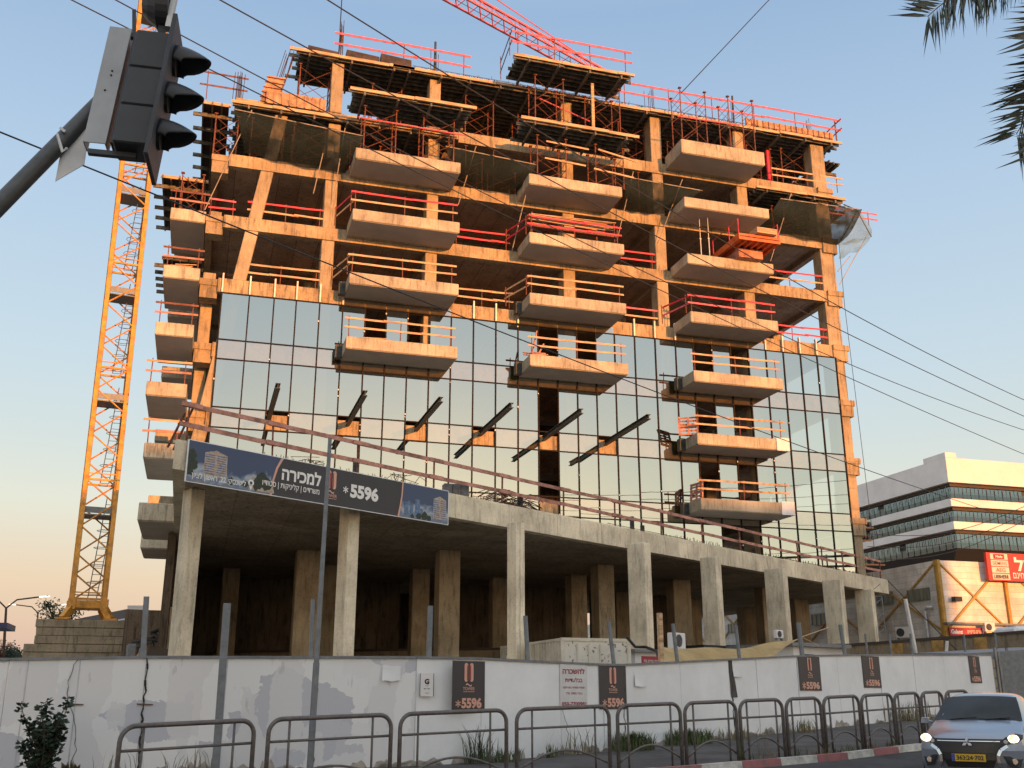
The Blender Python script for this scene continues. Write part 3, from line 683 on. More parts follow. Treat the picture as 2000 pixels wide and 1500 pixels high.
towers([(6.6, 49.75, 'left'), (9.9, 49.75, 'right')], 30.18, 2.75, 'rusty shoring tower on the %s half of the top balcony of the left stack', 'shoring towers on balconies')
towers([(16.6, 49.75, 'left'), (20.2, 49.75, 'right')], 30.18, 2.65, 'rusty shoring tower on the %s half of the top balcony of the middle stack', 'shoring towers on balconies')
towers([(16.5, 49.75, 'left'), (20.1, 49.75, 'right')], 33.35, 3.5, 'tall rusty shoring tower on the %s half of the jutting middle deck', 'shoring towers on the jutting deck')
towers([(25.9, 49.7, 'left'), (29.2, 49.7, 'right')], 34.06, 3.7, 'free-standing shoring tower rising above the roof, %s one on the right stack', 'shoring towers on balconies', 1.7)
towers([(.7, 52.2, 'leftmost'), (3.0, 52.2, 'second from left'), (6.3, 53.2, 'third from left'), (9.2, 53.2, 'fourth from left'), (12.4, 52.9, 'middle'), (14.8, 54, 'right')], 29.96, 2.6, 'rusty shoring tower standing inside the sixth level behind the nets, %s', 'shoring towers inside the sixth level')
towers([(7.4, 53, 'leftmost'), (10.0, 55, 'second'), (13.0, 52.6, 'third'), (16.6, 53.5, 'fourth'), (20.6, 53.5, 'fifth'), (23.0, 52.7, 'sixth'), (27, 54, 'seventh'), (32.2, 52.9, 'eighth'), (34.6, 52.6, 'rightmost')], 33.56, 3.0, 'rusty shoring tower holding up the top deck, %s in the row', 'shoring towers under the top deck')
towers([(32.0, 52.9, 'left'), (34.6, 52.9, 'right')], 29.96, 2.4, 'rusty shoring tower behind the right corner net, %s', 'shoring towers behind the corner net')
tower('rusty shoring tower at the upper left corner block, cross-braced', -1.25, 52.3, 29.96, 2.6, 1.2); tower('reddish ladder tower on the topmost side balcony against the sky', -2.7, 52.9, 26.5, 2.5, 1.1)
towers([(3.1, 52.2, 'left'), ], 33.55, 3.0, 'thin braced shoring tower against the sky at the top deck, %s', 'shoring towers under the top deck')
def props(lst, z0, h, fmt, group):
    for x, y, lab in lst:
        m = MB(); m.tube([(x, y, z0), (x, y, z0+h*.55)], .035, 6); m.tube([(x, y, z0+h*.55), (x, y, z0+h)], .026, 6); m.box(x-.1, x+.1, y-.06, y+.06, z0+h, z0+h+.04); m.box(x-.07, x+.07, y-.02, y+.02, z0+h*.55-.04, z0+h*.55)
        solo('steel_prop', m, RUST if 'rusty' in fmt else ALU, fmt % lab, 'prop', group)
props([(12.9, 51.95, 'left'), (14.6, 51.95, 'middle'), (22.2, 51.95, 'right'), (23.9, 51.95, 'far right')], 29.95, 2.8, 'rusty adjustable prop at the sixth level edge, %s of four', 'props at the sixth level')
props([(29.2-2.0, 50.6, 'left'), (29.2-1.55, 50.4, 'right')], 26.5, 3.0, 'pale adjustable prop between two balconies of the right stack, %s of the pair', 'pale props on the right stack')
m = MB(); m.box(19.95, 20.12, 49.5, 49.62, 33.3, 36.85); solo('timber_post', m, WOOD, 'bright orange-lit timber post on the jutting middle deck', 'post')
m = MB(); m.tube([(33.5, 52.5, 33.56), (33.5, 52.5, 36.2)], .12, 8); solo('red_pipe', m, RAILR, 'thick bright red upright pipe under the top deck, right of the right balcony', 'pipe')
# planks and ledgers on shoring
for (a, b, lab) in (((17, 49.3, 32.3), (19.6, 49.3, 32.2), 'upper left'), ((16.9, 49.3, 31.2), (19.4, 49.3, 31.1), 'lower left'), ((20.2, 49.3, 32.3), (22.6, 49.3, 31.9), 'upper right'), ((19.9, 49.3, 31.0), (22.4, 49.3, 30.8), 'lower right'),):
    m = MB(); m.bar(a, b, .06, .1); solo('loose_plank', m, WOOD, 'pale plank tied across the shoring over the middle top balcony, %s' % lab, 'plank', 'planks tied across the shoring')
for (a, b, lab) in (((6.2, 49.4, 32.0), (12.4, 49.4, 31.9), 'long pinkish ledger across the shoring over the left stack'), ((25.4, 49.2, 35.4), (29.6, 49.2, 35.5), 'pale ledger tube across the free-standing towers on the right'), ((17.2, 51.0, 36.2), (20.4, 51.0, 35.2), 'slanting red ledger tube under the raised deck')):
    m = MB(); m.tube([a, b], .04, 5); solo('ledger_tube', m, RAILP, lab, 'tube')
# junk on balconies
def junk(label, name, X, Y, Z, n, L_, mt, spread=.3, cat='timber pile'):
    m = MB()
    for i in range(n):
        a = random.uniform(-.12, .12); l = L_*random.uniform(.7, 1); x = X+random.uniform(-spread, spread); y = Y+random.uniform(-.25, .25); z = Z+.04+i*.028
        m.bar((x-l/2, y-a, z), (x+l/2, y+a, z+random.uniform(-.02, .05)), .1, .035)
    return solo(name, m, mt, label, cat)
junk('untidy stack of planks behind the red rail, middle stack', 'timber_pile', 18.6, 49.9, 27.2, 22, 5.2, WOOD)
m = MB()
for x in (16.3, 18.2, 20.2, 21.3): m.tube([(x, 49.9, 26.5), (x, 49.9, 28.0)], .04, 5)
m.box(16.1, 21.5, 49.8, 50.1, 27.05, 27.2); solo('trestle', m, RUST, 'rusty trestle carrying planks on the fifth level of the middle stack', 'trestle')
junk('small stack of boards on the third level balcony of the left stack', 'timber_pile', 7.9, 49.9, LV[4]+.2, 8, 1.3, WOOD)
junk('heap of planks and broken chairs at the left end of the middle third-level balcony', 'timber_pile', 16.4, 49.9, LV[4]+.2, 9, .9, WOODR)
m = MB(); m.bar((16.2, 49.8, LV[4]+.2), (16.5, 49.8, LV[4]+1.7), .06, .1); m.bar((16.5, 49.8, LV[4]+.2), (16.9, 49.8, LV[4]+1.0), .05, .08); solo('leaning_plank', m, WOODR, 'planks leaning at the left end of the middle third-level balcony', 'plank')
junk('scrap wood on the second side balcony of the left wall', 'timber_pile', -2.2, 51.5, LV[5]+.2, 6, 1.2, WOOD, .2)
def pallet(label, loc, rx, rz):
    t = root('pallet', label, 'pallet', loc, rz, 'pallets on the right balcony stack')
    m = MB(); ca, sa = math.cos(rx), math.sin(rx)
    def P(x, y, z): return (x, y*ca-z*sa, y*sa+z*ca)
    def bx(x0, x1, y0, y1, z0, z1): m.hexa([P(x0, y0, z0), P(x1, y0, z0), P(x1, y1, z0), P(x0, y1, z0)], [P(x0, y0, z1), P(x1, y0, z1), P(x1, y1, z1), P(x0, y1, z1)])
    for i in range(6): bx(0, 1.1, .02+i*.18, .12+i*.18, .1, .12)
    for i in range(3): bx(0, 1.1, .02+i*.45, .12+i*.45, 0, .02)
    part('slats', m, WOODR, t, local=True); m = MB()
    for x in (0, .5, 1.0): bx(x, x+.1, .0, 1.02, .021, .099)
    part('bearers', m, WOODR, t, local=True)
pallet('pallet leaning outward at the left end of the second-level right balcony', (26.0, 49.9, LV[3]+.22), R(75), R(150)); pallet('pallet standing upright at the left end of the lowest right balcony', (25.9, 51.0, LV[2]+.22), R(86), R(-80))
# orange loading platform
t = root('loading_platform', 'orange steel loading platform with upright rails on the fifth level of the right stack', 'platform', (29.5, 49.6, 27.1))
x0, x1, y0, y1, z = 28.3, 30.9, 47.9, 51.5, 27.25
m = MB(); m.box(x0, x1, y0, y1, z, z+.05)
part('deck_plate', m, ORG, t); m = MB()
for i in range(7): x = x0+.05+(x1-x0-.15)*i/6; m.box(x, x+.1, y0+.06, y1, z-.16, z-.001)
part('floor_ribs', m, ORG, t); m = MB(); m.box(x0-.05, x1+.05, y0, y0+.05, z-.18, z+.2); m.box(x0-.05, x0, y0+.051, y1, z-.18, z+.2); m.box(x1, x1+.05, y0+.051, y1, z-.18, z+.2); part('edge_channel', m, ORG, t)
for x, y in ((x0, y0+.1), (x0, y0+1.2), (x0, y1-.4), (x1, y0+.1), (x1, y0+1.8)): m = MB(); m.tube([(x, y, z+.2), (x, y, z+1.15)], .03, 5); part('upright', m, RAILR, t)
m = MB(); m.tube([(x0, y0+.1, z+1.1), (x0, y1-.4, z+1.1)], .025, 5); m.tube([(x1, y0+.1, z+1.1), (x1, y0+1.8, z+1.1)], .025, 5); part('hand_rail', m, ORG, t)
m = MB()
for i in range(5): m.box(29.3, 30.6, 47.6, 50.9, z+.25+i*.07, z+.31+i*.07)
solo('board_stack', m, WOOD, 'pale stack of boards lying on the orange loading platform', 'board stack')
m = MB(); m.box(28.8, 30.4, 49.0, 51.4, 26.5, 27.06); solo('platform_block', m, WOODR, 'timber blocking under the orange loading platform', 'blocking')
# nets
NPM = mat('pale_pole', (.36, .30, .24), .8)
def net(label, tl, tr_, br, bl, sag=.5, bulge=.4, nu=18, nv=8):
    tl, tr_, br, bl = map(Vector, (tl, tr_, br, bl)); m = MB()
    def fn(u, v):
        p = tl.lerp(tr_, u).lerp(bl.lerp(br, u), v); s1 = math.sin(math.pi*v)*(.6+.4*math.sin(7*u+1)); p = p+Vector((0, -bulge*s1, -sag*math.sin(math.pi*v)*.4-sag*.3*math.sin(math.pi*u)*v+.05*math.sin(19*u+6*v)))
        p.y += .06*math.sin(23*u+9*v); return p
    m.grid(nu, nv, fn); return m
NG = 'green debris nets'
for lab, q_ in (('dark green debris net sagging at the upper left corner', ((-.36, 49.8, 31.55), (6.63, 49.8, 31.12), (5.9, 51.6, 29.7), (.5, 51.6, 30.05))),
                ('dark green debris net between the left and middle stacks', ((11.2, 49.8, 31.27), (16.6, 49.8, 30.98), (15.8, 51.6, 29.9), (11.9, 51.6, 30.2))),
                ('small green debris net between the middle and right stacks', ((22.06, 50.0, 31.2), (27.2, 50.0, 31.05), (25.4, 51.6, 30.05), (22.5, 51.6, 29.9))),
                ('green debris net wrapping the right corner pillar', ((32.7, 50.2, 31.45), (38.6, 50.2, 31.55), (37.6, 51.6, 29.6), (31.6, 51.6, 30.05)))):
    m = net(lab, *q_); o = root('debris_net', lab, 'net', ((q_[0][0]+q_[1][0])/2, q_[0][1], q_[3][2]), 0, NG); part('mesh_fabric', m, NET, o, smooth=True)
    m = MB(); m.tube([q_[0], q_[1]], .03, 5); part('top_tube', m, NPM, o)
m = net('', (37.9, 51.0, 32.2), (39.3, 51.6, 32.3), (40.2, 51.6, 30.5), (37.5, 51.6, 29.6), .6, .5); m.grid(8, 6, lambda u, v: Vector((37.4+2.7*u*(1-.35*v), 51.5+.1*u-.35*math.sin(3*v), 29.6-1.1*v+.9*u-.08*math.sin(9*u))))
o = root('debris_net', 'pale green net pouch bulging against the sky at the right corner', 'net', (39, 51, 28.5), 0, NG); part('mesh_fabric', m, netmat('pale_net', (.14, .21, .19), .45), o, smooth=True)
m = MB(); m.tube([(37.9, 51.0, 32.2), (39.3, 51.6, 32.3), (40.2, 51.6, 30.5)], .04, 5); m.tube([(37.5, 51.3, 29.6), (38.4, 51.2, 31.0), (39.2, 51.5, 32.2)], .05, 5); part('top_tube', m, DARK, o)
# leaning net poles
NP = [((612, 378), (640, 262), 'left net, right of the slanted pillar'), ((650, 395), (674, 250), 'left net, far end'), ((400, 410), (492, 215), 'left corner'), ((895, 400), (930, 285), 'middle net, left'), ((1000, 490), (1043, 315), 'middle net, right'), ((1205, 470), (1237, 335), 'small net, left'), ((1283, 480), (1333, 350), 'small net, right'), ((1505, 510), (1545, 378), 'right corner net')]
for (a, b, lab) in NP:
    A = aY(*a, 51.5); B = aY(*b, 50.2); m = MB(); m.tube([A, B], .028, 5); solo('net_pole', m, NPM, 'thin pole leaning outward to hold up the %s' % lab, 'pole', 'leaning net poles')
for (a, b, lab) in (((1640, 555), (1692, 462), 'nearer'), ((1636, 530), (1660, 500), 'farther')):
    m = MB(); m.tube([aY(*a, 51.9), aY(*b, 52.0)], .03, 5); solo('net_pole', m, NPM, 'strut under the pale net pouch at the right corner, %s one' % lab, 'pole', 'leaning net poles')
m = MB(); m.tube([aY(1638, 470, 51.2), aY(1650, 600, 51.2), aY(1708, 1075, 51.2)], .02, 4); solo('hanging_rope', m, CABLE, 'long thin rope hanging down the right corner of the tower', 'rope')
# junk on the podium edge
def on_pod(x, y, off): 
    d = ray(x, y); ex, ey = pd.x, pd.y; ax, ay = PE[0][0]+pn.x*off, PE[0][1]+pn.y*off; tt = (ax*ey-ay*ex)/(d.x*ey-d.y*ex); return Vector((d.x*tt, d.y*tt, 1.6+d.z*tt))
m = MB()
for i in range(70):
    p = on_pod(955+random.uniform(0, 85), 965, .9); z = 8.55+random.uniform(.05, .75); a = random.uniform(-.5, .5); m.tube([(p.x-.6, p.y, z-.3+random.uniform(-.1, .1)), (p.x, p.y+random.uniform(-.2, .2), z), (p.x+.6, p.y, z-.15+random.uniform(-.15, .1))], .015, 3)
solo('brushwood_heap', m, REBAR, 'tangled dark heap of bent bars on the podium edge', 'heap')
for x0, n, lab in ((605, 14, 'left of the tall lamp pole'), (785, 20, 'beside the grey crates')):
    m = MB()
    for i in range(n):
        p = on_pod(x0+random.uniform(-18, 22), 900, .5); a = random.uniform(.1, .5); m.tube([(p.x, p.y, 8.5), (p.x+random.uniform(-.4, .4), p.y, 8.5+a), (p.x+random.uniform(-.6, .6), p.y+.1, 8.5+a*random.uniform(.3, 1.2))], .013, 3)
    solo('bent_wire', m, REBAR, 'small tangle of bent wire on the podium, %s' % lab, 'wire tangle', 'wire tangles on the podium')
m = MB(); p = on_pod(892, 955, .6)
for i in range(3): m.box(p.x-.45+i*.31, p.x-.16+i*.31, p.y, p.y+.4, 8.45, 9.05)
solo('grey_crate', m, mat('grey_block', (.16, .16, .17), .8), 'grey strapped block of panels standing on the podium edge', 'crate')
for x, y, h, lab in ((695, 905, .75, 'leftmost'), (1017, 975, .75, 'second'), (1234, 1010, .8, 'third'), (1254, 1015, .5, 'rightmost, shortest')):
    p = on_pod(x, y, .9); m = MB(); m.tube([(p.x, p.y, 8.44), (p.x, p.y, 8.5+h)], .1, 10); solo('stub_pipe', m, STEELD, 'short dark pipe sticking up from the podium, %s' % lab, 'pipe', 'dark pipe stubs on the podium')
m = MB(); p = on_pod(570, 885, .45)
m.grid(10, 3, lambda u, v: Vector((p.x-.6+1.3*u, p.y+.3*v, 8.5+.16*math.sin(3.1*u)*(1-.6*v)+.05*math.sin(17*u+5*v)))); solo('plastic_sheet', m, mat('pale_plastic', (.5, .52, .48), .5), 'crumpled pale plastic sheet on the podium edge', 'sheet')
# ---------------------------------------------------------------- crane
CD = 50.0; cb = aD(167, 1214, CD); mx0, my0, mz0 = cb.x, cb.y, cb.z; ZJ = 49.9+1.6; lean = -.30/35
t = root('tower_crane', 'yellow lattice tower crane with a red jib standing left of the tower', 'crane', (mx0, my0, mz0))
hw = .72
def cp(dx, dy, z): return Vector((mx0+dx+lean*(z-mz0), my0+dy, z))
ang = R(8)
def rc(i, j): return (hw*(i*math.cos(ang)-j*math.sin(ang)), hw*(i*math.sin(ang)+j*math.cos(ang)))
cor = [rc(i, j) for i, j in ((-1, -1), (1, -1), (1, 1), (-1, 1))]
m = MB()
for c in cor: m.bar(cp(*c, mz0+.9), cp(*c, ZJ), .20, .20)
parts('mast_leg', m, YEL, t)
m = MB(); z = mz0+1.0; s = 1.15; k = 0
while z+s < ZJ:
    for a, b in ((0, 1), (1, 2), (2, 3), (3, 0)):
        m.tube([cp(*cor[a], z), cp(*cor[b], z+s)] if k % 2 else [cp(*cor[b], z), cp(*cor[a], z+s)], .042, 5)
        if k % 5 == 0: m.bar(cp(*cor[a], z), cp(*cor[b], z), .1, .1)
        if k % 5 == 0: m.bar(cp(*cor[a], z+.3), cp(*cor[b], z+.3), .05, .05)
    z += s; k += 1
part('mast_lattice', m, YEL, t)
k = 0; z = mz0+5
while z < ZJ-2:
    m = MB(); m.hexa([cp(c[0]*.93, c[1]*.93, z) for c in cor], [cp(c[0]*.93, c[1]*.93, z+.06) for c in cor]); m.bar(cp(*cor[0], z+.25), cp(*cor[1], z+.25), .03, .3); part('platform', m, GALV, t); z += 5.75
m = MB(); z = mz0+1
while z < ZJ-1:
    k = 0
    for sgn in (-.2, .2): m.tube([cp(.15+sgn, .2, z), cp(.55+sgn, .2, z+5)], .022, 4)
    for i in range(16): m.tube([cp(-.05+.4*i/16, .2, z+5*i/16), cp(.35+.4*i/16, .2, z+5*i/16)], .015, 4)
    for i in range(1, 6):
        c = cp(.15+.4*i/6, -.1, z+5*i/6); m.tube([c+Vector((.35*math.cos(q), .35*math.sin(q), 0)) for q in [2*math.pi*u/10 for u in range(11)]], .015, 4, cap=False)
    z += 5.75
part('ladder', m, GALV, t)
m = MB()
for i, j in ((-1, -1), (1, -1), (1, 1), (-1, 1)):
    c = rc(i, j); m.bar(cp(c[0], c[1], mz0+1.0), cp(c[0], c[1], mz0+.5), .34, .3); m.bar(cp(c[0], c[1], mz0+.6), cp(c[0]*1.45, c[1]*1.45, mz0+.05), .26, .3); m.box(mx0+c[0]*1.45-.3, mx0+c[0]*1.45+.3, my0+c[1]*1.45-.3, my0+c[1]*1.45+.3, mz0, mz0+.09)
for a, b in ((0, 1), (1, 2), (2, 3), (3, 0)): m.bar(cp(*cor[a], mz0+.75), cp(*cor[b], mz0+.75), .22, .34)
part('base_frame', m, YEL, t)
r1 = ray(893, 0); r2 = ray(1095, 112); J1 = Vector((r1.x/r1.z, r1.y/r1.z))*(ZJ-1.6); J2 = Vector((r2.x/r2.z, r2.y/r2.z))*(ZJ-1.6)
jd = (J2-J1).normalized(); M0 = Vector((mx0+lean*(ZJ-mz0), my0)); jn = Vector((-jd.y, jd.x)); jd = (J2-M0).normalized(); jn = Vector((-jd.y, jd.x))
def jp(s, o, z): q = M0+jd*s+jn*o; return Vector((q.x, q.y, z))
LJ = (J2-M0).length+6; m = MB()
m.bar(jp(1, -.6, ZJ), jp(LJ, -.6, ZJ), .13); m.bar(jp(1, .6, ZJ), jp(LJ, .6, ZJ), .13); m.bar(jp(1, 0, ZJ+1.15), jp(LJ, 0, ZJ+1.15), .16); s = 1; k = 0
while s < LJ-1:
    for o_ in (-.6, .6): m.tube([jp(s, o_, ZJ), jp(s+.6, 0, ZJ+1.15), jp(s+1.2, o_, ZJ)], .035, 4)
    m.tube([jp(s, -.6, ZJ), jp(s+1.2, .6, ZJ)], .03, 4); m.tube([jp(s, -.6, ZJ), jp(s, .6, ZJ)], .03, 4); s += 1.2
part('jib', m, CRED, t)
m = MB(); m.tube([jp(0, 0, ZJ+6), jp(LJ*.52, 0, ZJ+2.6), jp(LJ-3, 0, ZJ+1.2)], .05, 5); m.tube([jp(0, 0, ZJ+6), jp(-11, 0, ZJ+.6)], .05, 5); part('pendant_bar', m, CRED, t)
m = MB(); m.bar(jp(-12, -.5, ZJ), jp(0, -.5, ZJ), .15); m.bar(jp(-12, .5, ZJ), jp(0, .5, ZJ), .15); m.box(mx0-.8, mx0-.2, my0-.8, my0+.8, ZJ, ZJ+.3)
for i in range(12): m.bar(jp(-12+i, -.5, ZJ), jp(-12+i, .5, ZJ), .06)
part('counter_jib', m, CRED, t)
m = MB(); a = jp(-11, 0, ZJ-1.6); m.bar(a, a+Vector((0, 0, 1.9)), 1.2, 1.4); part('counterweight', m, CON, t)
m = MB(); m.hexa([cp(*c, ZJ+.0) for c in cor], [jp(0, 0, ZJ+6)+Vector((c[0]*.15, c[1]*.15, 0)) for c in cor]); part('apex', m, CRED, t)
m = MB(); m.box(mx0+.9+lean*35, mx0+2.1+lean*35, my0-.8, my0+.6, ZJ-1.9, ZJ-.2); part('cab', m, WHITE, t)
m = MB(); m.tube([jp(1, -.4, ZJ-.3), jp(LJ*.6, -.9, ZJ-.9), jp(LJ, -.4, ZJ-.3)], .03, 4); part('trolley_cable', m, CABLE, t)
# ballast
t = root('crane_ballast', 'stack of five long weathered concrete ballast slabs under the crane', 'ballast', (mx0, my0, 1))
a = aD(63, 1285, CD-1.9); b = aD(245, 1285, CD-1.9); bx = (a.x+b.x)/2; hl = (b.x-a.x)/2; zt = mz0-.02
BST = concrete('ballast_concrete', (.30, .25, .18), .7)
for i in range(13):
    m = MB(); z1 = zt-i*.37; m.box(bx-hl-(.45 if i > 2 else .0)+random.uniform(-.05, .1), bx+hl+random.uniform(-.1, .1)-.05*(i > 1), my0-1.5+random.uniform(-.05, .05), my0+1.7, z1-.355, z1); part('ballast_slab', m, BST, t, bevel=.02)
# ---------------------------------------------------------------- banner
def tex_picture(name, top, mid, low, scale=6):
    m = bpy.data.materials.new(name); m.use_nodes = True; t = m.node_tree; lk = t.links; b = t.nodes['Principled BSDF']; b.inputs['Roughness'].default_value = .5
    tcn = t.nodes.new('ShaderNodeTexCoord'); sp = t.nodes.new('ShaderNodeSeparateXYZ'); lk.new(tcn.outputs['Object'], sp.inputs[0])
    n = t.nodes.new('ShaderNodeTexNoise'); n.inputs['Scale'].default_value = scale; n.inputs['Detail'].default_value = 6; n.inputs['Distortion'].default_value = 1.2; lk.new(tcn.outputs['Object'], n.inputs[0])
    a = t.nodes.new('ShaderNodeMath'); a.operation = 'MULTIPLY_ADD'; lk.new(n.outputs[0], a.inputs[0]); a.inputs[1].default_value = .9; lk.new(sp.outputs['Z'], a.inputs[2])
    r = ramp(t, [(.25, low), (.55, mid), (.75, (.34, .39, .44)), (.9, mid), (1, top)]); lk.new(a.outputs[0], r.inputs[0]); lk.new(r.outputs[0], b.inputs['Base Color']); return m
SKYP = tex_picture('printed_sky_picture', (.035, .06, .13), (.11, .16, .26), (.30, .23, .17), 2.6)
NAVY = mat('poster_charcoal', (.025, .025, .032), .5, 0, .05, 2); ROSE = mat('poster_rose', (.62, .33, .25), .5, 0, .04, 2); LETW = mat('white_lettering', (.75, .75, .74), .5, 0, .03, 2)
WINE = mat('wine_red_lettering', (.28, .02, .03), .6, 0, .05, 2); PTREE = mat('printed_tree', (.02, .035, .02), .6, 0, .4, 20); PBLD = mat('printed_building', (.42, .33, .26), .6, 0, .2, 12); PBL2 = mat('printed_blue_building', (.10, .17, .30), .6, 0, .3, 12); PPR = mat('poster_paper', (.60, .60, .60), .7, 0, .05, 4)
def flat(pts, y): m = MB(); m.q([(x, y, z) for x, z in pts]); return m
def disc(m, cx, cz, r, y, n=20, a0=0, a1=2*math.pi):
    m.q([(cx+r*math.cos(a0+(a1-a0)*i/n), y, cz+r*math.sin(a0+(a1-a0)*i/n)) for i in range(n)][::1]); return m
def capsule(m, cx, z0, z1, r, y):
    p = [(cx+r*math.cos(math.pi*i/8), y, z1-r+r*math.sin(math.pi*i/8)) for i in range(9)]+[(cx-r*math.cos(math.pi*i/8), y, z0+r-r*math.sin(math.pi*i/8)) for i in range(9)]
    m.q(p); return m
def logo(par, cx, z0, h, y, mt=None):
    mt = mt or ROSE; a = MB(); w_ = h*.105
    capsule(a, cx-w_, z0+h*.42, z0+h, w_*.72, y); capsule(a, cx+w_, z0+h*.42, z0+h, w_*.72, y); part('emblem_bars', a, mt, par, local=True)
    a = MB(); capsule(a, cx-w_*.55, z0+h*.46, z0+h*.93, w_*.18, y-.004); capsule(a, cx+w_*.55, z0+h*.46, z0+h*.93, w_*.18, y-.004); part('emblem_cores', a, WINE, par, local=True)
    a = MB(); n = 8; up = [(cx-w_*1.1+2.2*w_*i/n, y, z0+h*.335+h*.03*math.sin(2*math.pi*i/n)+h*.012) for i in range(n+1)]; dn = [(p[0], y, p[2]-h*.045) for p in reversed(up)]; a.q(up+dn); part('emblem_tilde', a, mt, par, local=True)
    text('TOWER', par, cx, z0+h*.21, h*.46, h*.10, y, mt, 'wordmark', bold=.01); a = MB(); a.q([(cx-h*.22, y, z0+h*.11), (cx+h*.22, y, z0+h*.11), (cx+h*.22, y, z0+h*.125), (cx-h*.22, y, z0+h*.125)]); part('rule', a, mt, par, local=True)
def star(par, cx, cz, r, y, mt):
    m = MB()
    for i in range(3): q = R(90+60*i); m.bar((cx-r*math.cos(q), y, cz-r*math.sin(q)), (cx+r*math.cos(q), y, cz+r*math.sin(q)), r*.32, .002, up=(0, 1, 0))
    return part('asterisk', m, mt, par, local=True)
A = on_pod(366, 905, -.07); B = on_pod(875, 990, -.07); bl = math.hypot(B.x-A.x, B.y-A.y); ba = math.atan2(pd.y, pd.x); zc = 7.37; bh = 1.16
t = root('sales_banner', 'long dark sales banner with white Hebrew lettering and building pictures on the podium edge', 'banner', (A.x, A.y, zc), ba)
m = MB(); m.box(0, bl, 0, .03, 0, bh); part('canvas', m, NAVY, t, local=True)
m = MB(); m.box(-.02, bl+.02, -.005, .035, -.02, 0); m.box(-.02, bl+.02, -.005, .035, bh, bh+.02); m.box(-.03, 0, -.005, .035, -.02, bh+.02); m.box(bl, bl+.03, -.005, .035, -.02, bh+.02); part('hem', m, WHITE, t, local=True)
u1, u2 = .285*bl, .775*bl
o1 = part('printed_picture', flat([(0, 0), (u1-.1, 0), (u1-.05, bh*.4), (u1+.05, bh*.7), (u1+.22, bh), (0, bh)], -.006), SKYP, t, local=True)
o2 = part('printed_picture', flat([(u2, 0), (bl, 0), (bl, bh), (u2+.17, bh), (u2+.13, bh*.6), (u2+.07, bh*.3)], -.006), SKYP, t, local=True)
a = MB(); a.q([(u1-.12, -.008, 0), (u1-.04, -.008, 0), (u1+.01, -.008, bh*.4), (u1-.06, -.008, bh*.4)]); a.q([(u1-.06, -.008, bh*.4), (u1+.01, -.008, bh*.4), (u1+.12, -.008, bh*.72), (u1+.04, -.008, bh*.72)]); a.q([(u1+.04, -.008, bh*.72), (u1+.12, -.008, bh*.72), (u1+.30, -.008, bh), (u1+.21, -.008, bh)])
a.q([(u2-.05, -.008, 0), (u2+.03, -.008, 0), (u2+.10, -.008, bh*.3), (u2+.03, -.008, bh*.3)]); a.q([(u2+.03, -.008, bh*.3), (u2+.10, -.008, bh*.3), (u2+.16, -.008, bh*.65), (u2+.10, -.008, bh*.65)]); a.q([(u2+.10, -.008, bh*.65), (u2+.16, -.008, bh*.65), (u2+.18, -.008, bh), (u2+.12, -.008, bh)]); part('rose_border', a, ROSE, t, local=True)
def tiny_tower(par, cx, z0, w_, h):
    a = MB(); a.q([(cx-w_/2, -.010, z0), (cx+w_/2, -.010, z0), (cx+w_*.48, -.010, z0+h*.86), (cx, -.010, z0+h), (cx-w_*.48, -.010, z0+h*.86)]); part('printed_block', a, PBLD, par, local=True)
    a = MB()
    for i in range(9):
        z = z0+h*.06+i*h*.09
        for j in (-1, 1): a.q([(cx+j*w_*.05, -.012, z), (cx+j*w_*.45, -.012, z), (cx+j*w_*.45, -.012, z+h*.04), (cx+j*w_*.05, -.012, z+h*.04)][::j])
    part('printed_windows', a, PBL2, par, local=True)
tiny_tower(t, .88, .25, .75, .75); tiny_tower(t, bl-.4, .12, .62, .8)
a = MB()
for cx, cz, r in ((.1, .75, .18), (.14, .5, .2), (.08, .3, .15), (2.45, .42, .22), (2.6, .3, .2), (2.3, .25, .2), (1.4, .2, .12), (1.9, .18, .1), (u2+.9, .12, .12), (u2+1.15, .15, .15), (u2+1.35, .1, .12), (u2+.6, .06, .1)):
    a.q([(max(.01, cx+r*random.uniform(.7, 1.15)*math.cos(q)), -.011-random.random()*.0005, max(.02, cz+r*random.uniform(.7, 1.15)*math.sin(q))) for q in [2*math.pi*i/14 for i in range(14)]])
parts('printed_tree', a, PTREE, t, local=True)
a = MB()
for x, w_, h in ((u2+.25, .18, .45), (u2+.48, .16, .38), (u2+.72, .22, .6), (u2+.95, .14, .3)): a.q([(x, -.0095, .08), (x+w_, -.0095, .08), (x+w_, -.0095, .08+h), (x, -.0095, .08+h)])
part('printed_skyline', a, PBL2, t, local=True)
a = MB(); a.q([(2.0, -.0098, .05), (2.9, -.0098, .05), (2.8, -.0098, .4), (2.45, -.0098, .52), (2.1, -.0098, .4)]); part('printed_house', a, PBLD, t, local=True)
text('ןויצל ןושאר ,22 יקסנשיל', t, 1.03, .18, 1.75, .22, -.014, LETW, bold=.012)
a = MB(); disc(a, 2.08, .25, .1, -.014); a.q([(2.0, -.014, .2), (2.16, -.014, .2), (2.08, -.014, .04)]); part('map_pin', a, LETW, t, local=True); a = MB(); disc(a, 2.08, .25, .045, -.018); part('pin_hole', a, NAVY, t, local=True)
def U(x): p = on_pod(x, 930, -.07); return math.hypot(p.x-A.x, p.y-A.y)
text('הריכמל', t, (U(550)+U(627))/2, .72, U(627)-U(550), .42, -.014, LETW, bold=.035); text('וידוטס | תוקינילק | םידרשמ', t, (U(513)+U(625))/2, .32, U(625)-U(513), .24, -.014, LETW, bold=.012)
logo(t, U(648), .08, 1.0, -.012); text('5596', t, (U(685)+U(740))/2, .56, U(740)-U(685), .46, -.014, LETW, bold=.05); star(t, U(676), .56, .11, -.014, LETW)

